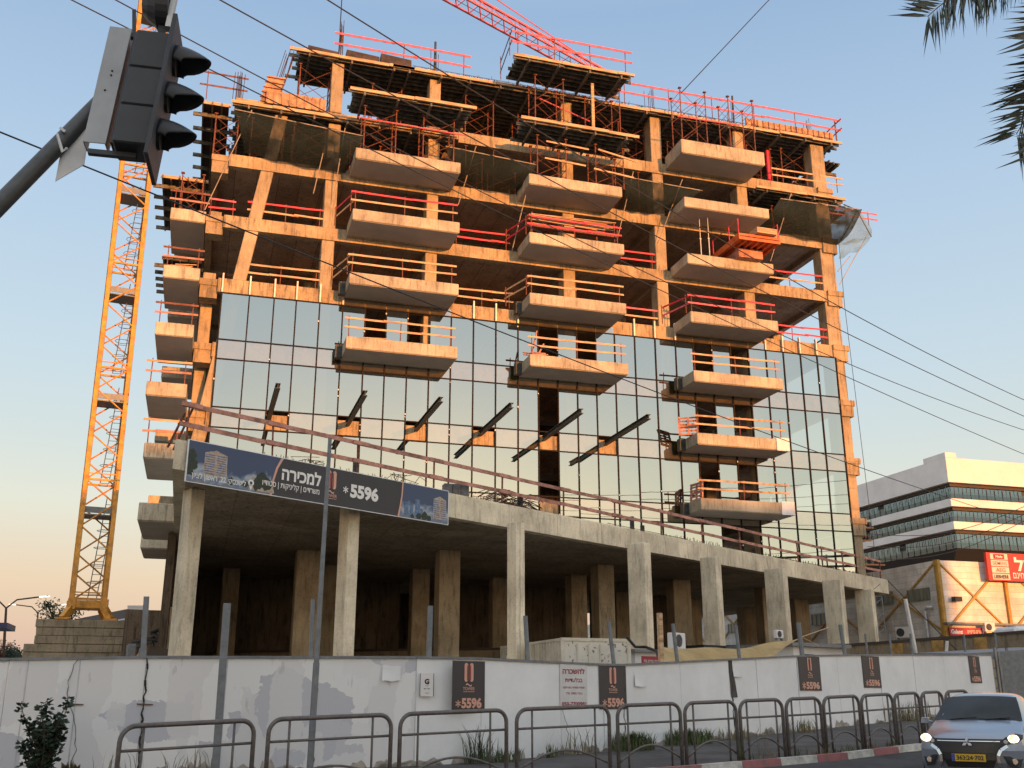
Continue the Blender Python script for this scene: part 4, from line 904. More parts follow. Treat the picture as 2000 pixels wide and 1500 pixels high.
# ---------------------------------------------------------------- hoarding
def patchy(name):
    m = bpy.data.materials.new(name); m.use_nodes = True; t = m.node_tree; lk = t.links; b = t.nodes['Principled BSDF']; b.inputs['Roughness'].default_value = .6
    tcn = t.nodes.new('ShaderNodeTexCoord'); src = None
    base = t.nodes.new('ShaderNodeRGB'); base.outputs[0].default_value = (.48, .495, .545, 1); src = base.outputs[0]
    for sc, th, col, mpv in ((1.1, .50, (.76, .765, .76), (.55, 1, .9)), (1.6, .60, (.64, .64, .65), (1.2, 1, .5)), (7, .66, (.34, .33, .33), (1, 1, .3)), (40, .70, (.30, .29, .28), (1, 1, 1))):
        mp = t.nodes.new('ShaderNodeMapping'); mp.inputs['Scale'].default_value = mpv; lk.new(tcn.outputs['Object'], mp.inputs[0])
        n = t.nodes.new('ShaderNodeTexVoronoi' if sc < 2 else 'ShaderNodeTexNoise'); n.inputs['Scale'].default_value = sc
        if sc < 2:
            n.distance = 'CHEBYCHEV'; w2 = t.nodes.new('ShaderNodeTexNoise'); w2.inputs['Scale'].default_value = 9; lk.new(tcn.outputs['Object'], w2.inputs[0]); v = t.nodes.new('ShaderNodeVectorMath'); v.operation = 'MULTIPLY_ADD'; lk.new(w2.outputs['Color'], v.inputs[0]); v.inputs[1].default_value = (.12, .12, .12); lk.new(mp.outputs[0], v.inputs[2]); lk.new(v.outputs[0], n.inputs['Vector'])
            sr = t.nodes.new('ShaderNodeSeparateColor'); lk.new(n.outputs['Color'], sr.inputs[0]); val = sr.outputs[0]
        else: n.inputs['Detail'].default_value = 5; lk.new(mp.outputs[0], n.inputs[0]); val = n.outputs[0]
        r = ramp(t, [(th, (0, 0, 0)), (th+.04, (.85 if sc < 2 else .35,)*3)]); lk.new(val, r.inputs[0]); x = t.nodes.new('ShaderNodeMix'); x.data_type = 'RGBA'; lk.new(r.outputs[0], x.inputs[0]); lk.new(src, x.inputs[6]); x.inputs[7].default_value = (*col, 1); src = x.outputs[2]
    lk.new(src, b.inputs['Base Color']); return m
HP = patchy('patched_hoarding_paint'); HW = mat('white_hoarding_panel', (.74, .755, .77), .55, 0, .05, .8, .05, 3)
hoard = root('site_hoarding', 'long white site hoarding with mismatched repaint patches along the pavement', 'fence', (8, 21, .3))
FH = 2.1; hp = FEN; seams = [-26]
FT = [(-26, 2.1), (-3.3, 2.26), (-.85, 2.32), (4.9, 2.36), (9, 2.30), (16.7, 2.76), (20.2, 2.89), (27.3, 3.12), (40, 3.5)]
def f_top(p): return at_x(FT, p[0])
def hpanel(a, b, mt, gap=.006):
    a = Vector(a); b = Vector(b); d = (b-a).normalized(); n = Vector((-d.y, d.x)); a = a+d*gap; b = b-d*gap; m = MB(); c = [a, b, b+n*.04, a+n*.04]
    m.hexa([(p.x, p.y, gz(*p)+.08) for p in c], [(p.x, p.y, f_top(p)) for p in c]); return part('panel', m, mt, hoard)
def cutp(poly, xs_):   # split a path at picture columns
    o = []
    for x in xs_: v, a = hit(x, 1350, poly); o.append((v.x, v.y))
    return o
cuts = cutp(FEN, [10, 48, 150, 280, 440, 618, 812, 940, 1095, 1178, 1218, 1330, 1430, 1480, 1560, 1640, 1722, 1790, 1850, 1900, 1945])
L0 = [(-26, 20.9), (-20, 20.87), (-14, 20.85), (-9, 20.82)]
allp = L0+[c for c in cuts if c[0] > -8.5]
for i, (a, b) in enumerate(zip(allp[:-1], allp[1:])): hpanel(a, b, HP if b[0] < 4.3 else HW)
g2a = hit(1978, 1350, FEN)[0]; e2 = (38, 37.5); hpanel((g2a.x, g2a.y), (g2a.x+4, g2a.y+2.4), HW); hpanel((g2a.x+4, g2a.y+2.4), e2, HW)
m = MB()
for a, b in zip(allp[:-1], allp[1:]): m.bar((*a, f_top(a)+.02), (*b, f_top(b)+.02), .07, .045)
part('cap_rail', m, GALV, hoard)
PJ = mat('panel_joint', (.48, .48, .49), .8); PJP = lerp_path([c for c in allp if c[0] > -9], 1.25)
m = MB()
for p in PJP[1:]:
    if p[0] > 4.9 and random.random() < .6: continue
    v, a = hit(1000, 1350, FEN) if False else (None, math.atan2(.5, 1)); m.box(p[0]-.006, p[0]+.006, p[1]-.012, p[1]+.02, gz(*p)+.1, f_top(p)-.01)
parts('panel_joint', m, PJ, hoard)
m = MB()
for a, b in zip(allp[4:-1], allp[5:]):
    for k in range(7):
        u = random.random(); q = Vector(a).lerp(Vector(b), u); z = gz(*q)+.14; w_ = random.uniform(.08, .4); h_ = random.uniform(.04, .22); d_ = (Vector(b)-Vector(a)).normalized(); n_ = Vector((d_.y, -d_.x))*.012
        m.q([(q.x+n_.x+d_.x*t_*w_, q.y+n_.y+d_.y*t_*w_, z+h_*hh_) for t_, hh_ in ((-1, -.4), (1, -.4), (.7, .35), (.3, random.uniform(.3, 1)), (-.2, random.uniform(.2, .6)), (-.6, random.uniform(.3, 1)))])
part('mud_splashes', m, mat('dried_mud', (.36, .33, .29), .95, 0, .2, 9), hoard, kind='stuff')
m = MB()
for x, w_ in ((283, .02), (618, .016), (147, .006), (1430, .02), (1096, .005), (1218, .012)):
    v, a = hit(x, 1350, FEN); z0 = gz(v.x, v.y)+.1; zt = f_top((v.x, v.y)); pts = []; 
    for i in range(22): k = i/21; pts.append((v.x+random.uniform(-.025, .025)+(.0 if w_ > .01 else .12*math.sin(6*k)), v.y-.012, z0+(zt-z0)*k))
    for p, q in zip(pts[:-1], pts[1:]): m.bar(p, q, w_*random.uniform(.8, 2.2), .006, up=(0, 1, 0))
part('seam_gap', m, BLACK, hoard)
m = MB()
for x in (147, 283): v, a = hit(x, 1375, FEN); m.bar((v.x-.14, v.y-.02, v.z), (v.x+.14, v.y-.02, v.z-.01), .02)
part('wire_tie', m, REBAR, hoard)
def onf(x, off=.012):
    v, a = hit(x, 1340, FEN); return Vector((v.x+math.sin(a)*off, v.y-math.cos(a)*off, 0)), a
def fz(x, y, off=.012): v, a = hit(x, y, offs(FEN, -off)); return v, a
GPO = 'dark number posters along the hoarding'
for x0, x1, yt, yb, lab in ((882, 946, 1291, 1388, 'largest, nearest of the five'), (1171, 1224, 1300, 1385, 'just right of the rental notice'), (1563, 1605, 1282, 1349, 'third from the left'), (1688, 1722, 1282, 1343, 'second from the right'), (1897, 1918, 1282, 1334, 'farthest, beside the gate')):
    a, an = fz(x0, yb); b, _ = fz(x1, yb); tp, _ = fz((x0+x1)/2, yt); bt, _ = fz((x0+x1)/2, yb); w_ = math.hypot(b.x-a.x, b.y-a.y); h = tp.z-bt.z
    c = ((a.x+b.x)/2, (a.y+b.y)/2, bt.z); t = root('number_poster', 'charcoal poster with rose emblem and number *5596, '+lab, 'poster', c, math.atan2(b.y-a.y, b.x-a.x), GPO)
    m = MB(); m.box(-w_/2, w_/2, -.01, -.002, 0, h); part('sheet', m, NAVY, t, local=True); logo(t, 0, h*.30, h*.66, -.014)
    text('5596', t, w_*.09, h*.15, w_*.62, h*.22, -.014, ROSE, bold=.05); star(t, -w_*.32, h*.14, w_*.085, -.014, ROSE)
a, _ = fz(1094, 1383); b, _ = fz(1147, 1383); tp, _ = fz(1120, 1298); h = tp.z-a.z+.02; w_ = math.hypot(b.x-a.x, b.y-a.y)
t = root('rental_notice', 'pale rental notice with wine-red Hebrew lettering and a phone number, on the hoarding', 'poster', ((a.x+b.x)/2, (a.y+b.y)/2, a.z), math.atan2(b.y-a.y, b.x-a.x))
m = MB(); m.box(-w_/2, w_/2, -.01, -.002, 0, h); part('sheet', m, PPR, t, local=True)
for s, zz, hh, ww, bo in (('הרכשהל', .83, .13, .82, .035), ('תוידעלבב', .63, .10, .64, .02), ('טקיורפב רחסמ יחטש', .45, .055, .8, .02), ('ר"מ 100מ לחה', .33, .055, .62, .02), ('050-7700981', .09, .09, .9, .03)): text(s, t, 0, h*zz, w_*ww, h*hh, -.014, WINE, bold=bo)
a, _ = fz(819, 1360); b, _ = fz(847, 1360); tp, _ = fz(833, 1315); h = tp.z-a.z; w_ = math.hypot(b.x-a.x, b.y-a.y)
t = root('notice_sheet', 'small white notice with blue side bars and a black letter G', 'poster', ((a.x+b.x)/2, (a.y+b.y)/2, a.z), 0)
m = MB(); m.box(-w_/2, w_/2, -.01, -.002, 0, h); part('sheet', m, WH2, t, local=True); BLU = mat('navy_ink', (.02, .03, .12), .5)
m = MB(); m.q([(-w_/2, -.012, 0), (-w_/2+.012, -.012, 0), (-w_/2+.012, -.012, h), (-w_/2, -.012, h)]); m.q([(w_/2-.012, -.012, 0), (w_/2, -.012, 0), (w_/2, -.012, h), (w_/2-.012, -.012, h)]); part('side_bars', m, BLU, t, local=True)
text('G', t, 0, h*.64, w_*.34, h*.24, -.014, NAVY, bold=.06); text('GROUP', t, 0, h*.46, w_*.26, h*.035, -.014, NAVY); text('דעי רהנ', t, 0, h*.33, w_*.4, h*.05, -.014, NAVY, bold=.02); text('רכמנ', t, 0, h*.14, w_*.3, h*.04, -.014, NAVY)
for x0, x1, yt, yb, lab in ((746, 782, 1299, 1330, 'left of the small notice with the letter G'), (1240, 1263, 1317, 1341, 'right of the second number poster'), (1432, 1450, 1298, 1322, 'at the dark seam gap')):
    a, an = fz(x0, yb, .02); b, _ = fz(x1, yb, .02); tp, _ = fz(x0, yt, .02); m = MB(); n_ = 6
    m.grid(n_, n_, lambda u, v: (a.x+(b.x-a.x)*u, a.y+(b.y-a.y)*u-.05*(1-u)*max(0, .6-v)-.004, a.z+(tp.z-a.z)*v*(1-.08*u)+.01*math.sin(9*u)))
    solo('paper_patch', m, HW, 'blank curling paper patch on the hoarding, '+lab, 'paper', 'paper patches on the hoarding')
a, _ = fz(1429, 1362, .02); b, _ = fz(1441, 1362, .02); tp, _ = fz(1430, 1290, .02); m = MB(); m.q([(a.x, a.y, a.z), (b.x, b.y, a.z), (b.x-.05, b.y, a.z+(tp.z-a.z)*.5), (a.x+.02, a.y, tp.z), (a.x-.06, a.y, tp.z), (a.x-.03, a.y, a.z+(tp.z-a.z)*.5)]); solo('torn_poster', m, NAVY, 'narrow folded strip of dark poster at the dark seam in the hoarding', 'poster')
# gate
v0, a0 = hit(1948, 1340, FEN); v1, _ = hit(1976, 1340, FEN)
t = root('site_gate', 'grey sheet-metal gate ajar at the right end of the hoarding', 'gate', (v0.x, v0.y, gz(v0.x, v0.y)))
gm_ = mat('gate_grey', (.22, .22, .22), .5, .3, .15, 4)
m = MB(); m.bar((v0.x+.1, v0.y, gz(v0.x, v0.y)), (v0.x+.1, v0.y, gz(v0.x, v0.y)+2.35), .08); m.bar((v1.x, v1.y, gz(v1.x, v1.y)), (v1.x, v1.y, gz(v1.x, v1.y)+2.35), .08); parts('post', m, gm_, t)
m = MB(); q0 = Vector((v0.x+.45, v0.y+.25)); m.hexa([(q0.x, q0.y, 1.15), (v1.x-.06, v1.y, 1.15), (v1.x-.06, v1.y+.04, 1.15), (q0.x, q0.y+.04, 1.15)], [(q0.x, q0.y, 3.3), (v1.x-.06, v1.y, 3.3), (v1.x-.06, v1.y+.04, 3.3), (q0.x, q0.y+.04, 3.3)]); part('leaf', m, gm_, t)
m = MB(); m.cyl((v1.x-.15, v1.y-.06, 2.2), (0, 1, 0), .05, .06, 10); part('lock', m, BLACK, t)
m = MB()
for i in range(5): m.box(v0.x+.16, v0.x+.42, v0.y+.35, v0.y+.5, 1.3+i*.36, 1.6+i*.36)
solo('block_stack', m, CON, 'rough grey blocks seen through the gate gap', 'blocks')
# posts poking above
def cpost(name, pix_b, pix_t, D, wd, lab, mt=GALV, cat='post', group='steel posts above the hoarding', round_=False):
    if mt is not WOOD or True:
        if D not in (18.6, 42): v_, _ = hit(pix_b[0], pix_b[1], FEN); D = v_.dot(HD)+.55
    a = aD(*pix_b, D); b = aD(*pix_t, D); m = MB()
    if round_: m.tube([(a.x, a.y, gz(a.x, a.y)-.1), a, b], wd/2, 8)
    else:
        p = Vector((a.x-(b.x-a.x)*.8, a.y, gz(a.x, a.y)-.1)); m.bar(p, b, wd, .02, up=(0, 1, 0)); m.bar(p+Vector((-wd/2+.01, .06, 0)), b+Vector((-wd/2+.01, .06, 0)), .02, .12, up=(0, 1, 0)); m.bar(p+Vector((wd/2-.01, .06, 0)), b+Vector((wd/2-.01, .06, 0)), .02, .12, up=(0, 1, 0))
    return solo(name, m, mt, lab, cat, group)
GP = 'steel posts above the hoarding'
cpost('steel_post', (282, 1285), (286, 1165), 20.9, .10, 'grey channel post rising above the hoarding beside the crane ballast')
cpost('steel_post', (428, 1400), (444, 1178), 18.6, .13, 'leaning grey channel post in front of the hoarding, with a pale tip')
cpost('steel_post', (608, 1285), (612, 1170), 20.6, .07, 'perforated channel post directly behind the tall lamp pole')
cpost('steel_post', (838, 1281), (842, 1183), 20.9, .085, 'perforated channel post between two podium pillars, left of the largest poster')
for a, b, D, w_, lab in (((1031, 1290), (1026, 1203), 22, .10, 'round grey post in front of the white container corrugations'), ((1199, 1298), (1189, 1215), 23.5, .10, 'round grey post leaning left in front of the container end'), ((1323, 1293), (1314, 1218), 25.5, .10, 'round grey post right of the tall timber stake'),
                      ((1444, 1284), (1437, 1222), 27, .10, 'round grey post with dark cap in front of the brown shade sheet'), ((1567, 1281), (1559, 1216), 31, .14, 'round grey post at the right end of the shade sheet'), ((1650, 1279), (1641, 1220), 33, .12, 'round grey post in front of the low white cabin')): cpost('steel_post', a, b, D, w_, lab, round_=True)
cpost('timber_stake', (1293, 1295), (1290, 1197), 24.5, .1, 'upright timber stake above the hoarding, right of the container', WOOD, 'stake', None)
for x, lab in ((1690, 'leftmost'), (1737, 'second'), (1778, 'third'), (1882, 'fourth'), (1943, 'rightmost')): cpost('steel_post', (x+4, 1280), (x, 1238), 42, .09, 'thin pale post in front of the concrete yard wall, %s of five' % lab, round_=True, group='thin posts before the yard wall')
a = aD(1790, 1282, 44); b = aD(1768, 1170, 44); m = MB(); m.tube([(a.x, a.y, 1), a, b], .09, 6); solo('leaning_pipe', m, ALU, 'long white pipe leaning in front of the sheet-metal shed', 'pipe')
a = aD(1838, 1280, 43); b = aD(1850, 1252, 43); m = MB(); m.tube([a-Vector((0, 0, 1)), b], .07, 6); solo('leaning_pipe', m, ALU, 'short pale pipe leaning in front of the yard wall', 'pipe')
# tall thin lamp pole in front
a = aD(605, 1500, 16.9); b = aD(634, 855, 16.9); m = MB(); zb = gz(a.x, a.y); p = Vector((a.x, a.y, zb)); e = Vector((a.x+.04, b.y, b.z)); m.tube([p, p.lerp(e, .35)], .052, 8); m.tube([p.lerp(e, .35), e], .042, 8, .032)
solo('tall_pole', m, GALV, 'tall thin grey pole standing in front of the sales banner', 'pole')
# ---------------------------------------------------------------- street barriers
def barrier_at(pa, pb, lab, proto=None):
    pa = Vector(pa); pb = Vector(pb); l = (pb-pa).length; an = math.atan2(pb.y-pa.y, pb.x-pa.x); c = (pa+pb)/2; z = (gz(*pa)+gz(*pb))/2+.12; H = 1.07; W_ = l-.06; r = .2
    t = root('pedestrian_barrier', lab, 'barrier', (c.x, c.y, z), an, 'grey tube barriers along the kerb'); sl = (gz(*pb)-gz(*pa))/l
    def P(x, zz): return (x, 0, zz+sl*x)
    pts = [P(-W_/2, -.1), P(-W_/2, H-r)]+[P(-W_/2+r-r*math.cos(q), H-r+r*math.sin(q)) for q in [math.pi/2*i/6 for i in range(1, 7)]]+[P(W_/2-r+r*math.sin(q), H-r+r*math.cos(q)) for q in [math.pi/2*i/6 for i in range(0, 7)]]+[P(W_/2, -.1)]
    m = MB(); m.tube(pts, .034, 8); part('frame', m, BRN, t, local=True, smooth=True)
    m = MB(); m.tube([P(-W_/2+.02, H*.71), P(W_/2-.02, H*.71)], .022, 6); part('mid_rail', m, BRN, t, local=True, smooth=True)
    for s_ in (-1, 1): m = MB(); m.tube([P(s_*W_*.34, .0), P(s_*W_*.34, H-.03)], .020, 6); part('upright', m, BRN, t, local=True, smooth=True)
    m = MB(); m.tube([P(-W_/2+.02+(W_-.04)*i/12, .12+.26*math.sin(math.pi*i/12)) for i in range(13)], .02, 6); part('arc_bar', m, BRN, t, local=True, smooth=True)
spans = [(235, 502), (523, 768), (779, 992), (1006, 1192), (1203, 1331), (1335, 1440), (1443, 1531), (1534, 1606), (1608, 1681), (1683, 1747), (1748, 1800), (1801, 1846), (1849, 1897)]
ordn = ['first', 'second', 'third', 'fourth', 'fifth', 'sixth', 'seventh', 'eighth', 'ninth', 'tenth', 'eleventh', 'twelfth', 'thirteenth']
for i, (x0, x1) in enumerate(spans):
    a, _ = hit(x0, 1395, BAR); b, _ = hit(x1, 1395, BAR); barrier_at((a.x, a.y), (b.x, b.y), 'grey-brown tubular barrier with an arc at its foot, %s from the left%s' % (ordn[i], ', widest' if i == 0 else (', farthest away' if i == 12 else '')))
# ---------------------------------------------------------------- traffic signal
SIG = 7.2
def sg(x, y, D=SIG): return aD(x, y, D)
ARM = mat('dark_grey_arm_paint', (.085, .09, .095), .45, .3, .12, 8); SB = mat('signal_black_housing', (.035, .038, .046), .5, 0, .12, 3)
t = root('traffic_signal', 'large black traffic signal seen from the side on a slanting grey arm, upper left', 'traffic signal', sg(290, 190))
a0 = sg(-70, 470, 6.9); a1 = sg(200, 196, 7.3); a2 = sg(245, 150, 7.35)
foot = Vector((a0.x-3.2, a0.y-.3, gz(a0.x-3, a0.y))); m = MB(); m.tube([foot, foot+Vector((0, 0, 3.6)), foot+Vector((.5, .05, 4.2)), a0, a1, a2], .105, 12, .058); part('mast_arm', m, ARM, t, smooth=True)
fd = Vector((math.cos(YAW-R(8)), -math.sin(YAW-R(8))+.0, 0)); fd = (RT*math.cos(R(12))+HD*math.sin(R(12))).normalized(); sd_ = Vector((fd.y, -fd.x, 0))   # fd: where the lamps face; sd_: towards viewer
c = sg(292, 190); HH = 1.02; dp2, w2 = .24, .30
def tz(z): return Vector((0, 0, z))+RT*(.085*z)
def bx(m, c, f0, f1, s0, s1, z0, z1): return m.hexa([c+fd*a+sd_*b+tz(z0) for a, b in ((f0, s0), (f1, s0), (f1, s1), (f0, s1))], [c+fd*a+sd_*b+tz(z1) for a, b in ((f0, s0), (f1, s0), (f1, s1), (f0, s1))])
for i in range(3): m = bx(MB(), c, -.17, .10, -.16, .16, -HH/2+.34*i+.001, -HH/2+.34*(i+1)-.001); part('lamp_housing', m, SB, t, bevel=.012)
m = bx(MB(), c, .101, .135, -.27, .27, -HH/2-.13, HH/2+.11); part('backplate', m, SB, t, bevel=.004)
m = bx(MB(), c, -.195, -.172, -.1, .1, -HH/2+.02, HH/2-.02); part('back_rib', m, SB, t)
for i in range(3):
    z = -HH/2+.17+.34*i; m = MB()
    def V(u, f):
        q = R(-20)+R(220)*u; rr = .135*(1-.12*f); L_ = .07+.21*max(0, math.sin(q))**.7
        return c+fd*(.136+L_*f)+sd_*(rr*math.cos(q))+tz(z+rr*math.sin(q)-.085*f*f*L_/.28)
    m.grid(20, 6, V)
    o = part('visor', m, SB, t, smooth=True); so_ = o.modifiers.new('t', 'SOLIDIFY'); so_.thickness = .008
    m = MB(); m.cyl(c+fd*.14+tz(z), fd, .11, .02, 20); part('lens', m, BLACK, t)
m = MB()
for z in (-HH/2-.03, HH/2+.03): m.bar(c+tz(z), c-fd*.36+tz(z), .05, .04)
parts('bracket', m, SB, t)
# aluminium channel next to the head
m = MB(); cc = sg(213, 172, 7.15); f2 = fd; 
def bx2(m, f0, f1, s0, s1, z0, z1): return bx(m, cc, f0, f1, s0, s1, z0, z1)
bx2(m, -.085, .085, .05, .06, -.53, .53); bx2(m, -.085, -.075, -.1, .049, -.53, .53); bx2(m, .075, .085, -.1, .049, -.53, .53); part('channel', m, mat('dull_aluminium', (.33, .34, .36), .5, .4, .08, 2), t, bevel=.003)
m = MB()
for f, z in ((.01, .12), (.01, .08), (-.01, -.06)): m.cyl(cc+fd*f+sd_*.062+tz(z), sd_, .009, .006, 8)
part('bolt_holes', m, BLACK, t)
# round signal above
c = sg(322, 14, 7.25); m = MB(); m.cyl(c, fd, .2, .1, 24); m.tube([c-fd*.05, c-fd*.12, c-fd*.17], .19, 20, .09); part('round_lamp', m, SB, t, smooth=False)
m = bx(MB(), c, .06, .10, .05, .12, -.26, .24); part('lamp_strip', m, ALU, t)
m = MB(); m.bar(c-Vector((0, 0, .2)), c-Vector((0, 0, .42)), .06); m.bar(sg(262, 20, 7.2), sg(262, 75, 7.2), .03); parts('bracket', m, SB, t)
# sign plate on the arm
t = root('sign_plate', 'plain grey back of a sign plate clamped under the slanting signal arm', 'sign', sg(140, 300))
P4 = [sg(108, 355, 7.2), sg(165, 322, 7.25), sg(176, 246, 7.25), sg(120, 292, 7.2)]; m = MB(); nrm = (P4[1]-P4[0]).cross(P4[3]-P4[0]).normalized()*.008; m.hexa(P4, [p+nrm for p in P4]); part('plate', m, ALU, t)
m = MB(); ar = a0.lerp(a1, .72); m.tube([sg(112, 262, 7.0), sg(122, 296, 7.0), sg(130, 290, 7.1)], .012, 6); m.bar(sg(118, 250, 7.1), sg(128, 258, 7.1), .02); part('clamp', m, ALU, t)
# ---------------------------------------------------------------- overhead cables
def cable(label, pts, D0, D1, r=.012, ext=70):
    A = aD(*pts[0], D0); B = aD(*pts[-1], D1); a2 = Vector((A.x, A.y)); b2 = Vector((B.x, B.y)); line = [(a2.x, a2.y), (b2.x, b2.y)]; S = []
    for p in pts:
        d = ray(*p); ex, ey = b2.x-a2.x, b2.y-a2.y; tt = (a2.x*ey-a2.y*ex)/(d.x*ey-d.y*ex); q = Vector((d.x*tt, d.y*tt)); S.append(((q-a2).length*(1 if (q-a2).dot(b2-a2) >= 0 else -1), 1.6+d.z*tt))
    (s0, z0), (s1, z1), (s2, z2) = S[0], S[len(S)//2], S[-1]; L_ = (b2-a2).length; e = (b2-a2)/L_
    def zf(s): return z0*(s-s1)*(s-s2)/((s0-s1)*(s0-s2))+z1*(s-s0)*(s-s2)/((s1-s0)*(s1-s2))+z2*(s-s0)*(s-s1)/((s2-s0)*(s2-s1))
    P = []
    for i in range(65): s = -ext*.25+(L_+ext*1.25)*i/64; q = a2+e*s; P.append((q.x, q.y, zf(s)))
    m = MB(); m.tube(P, r, 5); solo('overhead_cable', m, CABLE, label, 'cable', 'overhead cables crossing in front of the tower')
cable('overhead cable from the top left corner passing behind the traffic signal', [(140, 0), (706, 283), (2000, 887)], 20, 50, .016)
cable('overhead cable leaving the top edge just right of the crane mast', [(226, 0), (755, 280), (2000, 840)], 20, 50, .016)
cable('overhead cable crossing the upper left deck from the top edge', [(430, 0), (825, 217), (2000, 813)], 20, 50, .018)
cable('uppermost overhead cable crossing the pink rail on the top deck', [(640, 0), (1000, 224), (2000, 781)], 20, 50, .018)
cable('lowest overhead cable crossing the glass from the left edge of the picture', [(0, 258), (830, 590), (1780, 948)], 15, 45, .016)
m = MB(); A_, B_ = aD(1530, -30, 60), aD(1330, 182, 56); m.tube([B_+(A_-B_)*6, B_], .03, 4); solo('hoist_cable', m, CABLE, 'single thin cable slanting up into the sky above the right half of the roof', 'cable')
m = MB(); A_ = aY(664, 60, 52); m.tube([A_+Vector((0, 0, 40)), A_], .03, 4); solo('hoist_cable', m, CABLE, 'thin upright cable above the left rebar cluster on the top deck', 'cable')
# ---------------------------------------------------------------- office building far right
oc = aD(1860, 1000, 165); ox, oy = oc.x, oc.y
def oz(y): return aD(1862, y, 165).z
t = root('office_building', 'white office building with bands of blue windows and dark soffit, far right', 'building', (ox, oy, 1))
Z = [oz(y) for y in (941, 973, 988, 1018, 1033, 1070, 1088)]; ztop = oz(928); zbox = oz(893)
SO = mat('dark_metal_soffit', (.045, .045, .05), .6, 0, .1, .3); BR = mat('brown_soffit', (.055, .04, .03), .7, 0, .1, .5)
def shell(m, z0, z1, inset=0, dx=62, dy=75, bt=.0): m.box(ox+inset, ox+dx, oy+inset, oy+dy, z0, z1)
for (z0, z1) in ((Z[0]-.0, ztop), (Z[2], Z[1]), (Z[4], Z[3])): m = MB(); shell(m, z0, z1); part('white_band', m, WH2, t)
m = MB(); m.box(ox+.05, ox+62, oy+.05, oy+32, ztop, zbox); m.box(ox+.04, ox+2.2, oy+.04, oy+5.5, zbox+.01, oz(883)); m.box(ox+26, ox+29, oy+.04, oy+3, zbox+.01, oz(888)); parts('roof_screen', m, WH2, t)
for k, (z0, z1) in enumerate(((Z[1], Z[0]), (Z[3], Z[2]), (Z[5], Z[4]))):
    m = MB(); shell(m, z1-.5, z1-.002, .8); shell(m, z0+.002, z0+.3, .8); part('slab_edge', m, BR, t)
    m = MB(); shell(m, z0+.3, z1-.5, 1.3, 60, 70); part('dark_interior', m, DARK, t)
    m = MB(); i = 0; wg = root('x', None, None) if False else None
    xx = ox+1.1
    while xx < ox+60:
        if i not in (9, 21): m.q([(xx+.05, oy+1.1, z0+.3), (xx+1.55, oy+1.1, z0+.3), (xx+1.55, oy+1.1, z1-.5), (xx+.05, oy+1.1, z1-.5)])
        xx += 1.6; i += 1
    yy = oy+1.1; i = 0
    while yy < oy+70:
        if i not in ((11, 24) if k == 0 else ((14, 22) if k == 1 else (8, 22))): m.q([(ox+1.1, yy+1.55, z0+.3), (ox+1.1, yy+.05, z0+.3), (ox+1.1, yy+.05, z1-.5), (ox+1.1, yy+1.55, z1-.5)])
        yy += 1.6; i += 1
    parts('window_band', m, OGL, t)
    m = MB(); xx = ox+1.1
    while xx < ox+60: m.box(xx-.04, xx+.04, oy+.13, oy+.19, z0+.02, z1-.52); xx += 1.6
    yy = oy+1.1
    while yy < oy+70: m.box(ox+.13, ox+.19, yy-.04, yy+.04, z0+.02, z1-.52); yy += 1.6
    part('window_grid', m, SO, t)
    m = MB(); m.q([(ox+.2, oy+.2, z0+.01), (ox+62, oy+.2, z0+.01), (ox+62, oy+.2, z0+1.25), (ox+.2, oy+.2, z0+1.25)]); m.q([(ox+.2, oy+75, z0+.01), (ox+.2, oy+.2, z0+.01), (ox+.2, oy+.2, z0+1.25), (ox+.2, oy+75, z0+1.25)]); part('glass_parapet', m, glassmat('parapet_glass', (.5, .56, .58), (.45, .50, .52), .18), t)
m = MB(); m.hexa([(ox+2.5, oy+4, Z[6]), (ox+62, oy+4, Z[6]), (ox+62, oy+75, Z[6]), (ox+2.5, oy+75, Z[6])], [(ox+.1, oy+.1, Z[5]), (ox+62, oy+.1, Z[5]), (ox+62, oy+75, Z[5]), (ox+.1, oy+75, Z[5])]); part('sloping_soffit', m, SO, t)
m = MB(); m.box(ox+9, ox+60, oy+12, oy+70, 0, Z[6]); part('lower_block', m, DARK, t)
# ---------------------------------------------------------------- shed
SD = 62; sc2 = aD(1838, 1170, SD); sx0, sy0 = sc2.x, sc2.y
def sz(y): return aD(1838, y, SD).z
def siding(name, col):
    m = concrete(name, col, .25, .36, .05, 'Z', dark=(.25, .24, .22)); return m
SID = siding('horizontal_white_siding', (.72, .70, .67)); SY = mat('yellow_ochre_steel', (.40, .22, .035), .55, 0, .2, 3)
t = root('metal_shed', 'white sheet-metal shed with crossed yellow braces on its walls', 'building', (sx0, sy0, 1)); zt = sz(1094)
m = MB(); m.box(sx0, sx0+45, sy0, sy0+60, 0, zt); part('wall', m, SID, t)
bay = 4.75; zb1 = zt-4.0
m = MB()
for i in range(10):
    x = sx0+bay*i; m.box(x-.10, x+.10, sy0-.16, sy0-.004, 0, zt+.02)
    y = sy0+7.2*i; m.box(sx0-.16, sx0-.004, y-.12, y+.12, 0, zt+.02)
parts('column', m, SY, t); m = MB()
for i in range(8):
    for z1 in (zt-.05, zt-4.25):
        z0 = z1-4.15; x = sx0+bay*i; m.bar((x, sy0-.05, z1), (x+bay, sy0-.05, z0), .06, .10); m.bar((x+bay, sy0-.09, z1), (x, sy0-.09, z0), .07, .12)
        y = sy0+7.2*i; m.bar((sx0-.05, y, z1), (sx0-.05, y+7.2, z0), .07, .12); m.bar((sx0-.09, y+7.2, z1), (sx0-.09, y, z0), .07, .12)
part('brace', m, SY, t)
SW_ = mat('dirty_window', (.17, .17, .11), .3, 0, .3, 1.5, stretch=(1, 6, .3))
def on_left(x, y): return aX_(x, y, sx0-.03)
def aX_(x, y, X): d = ray(x, y); return CAM + d*(X/d.x)
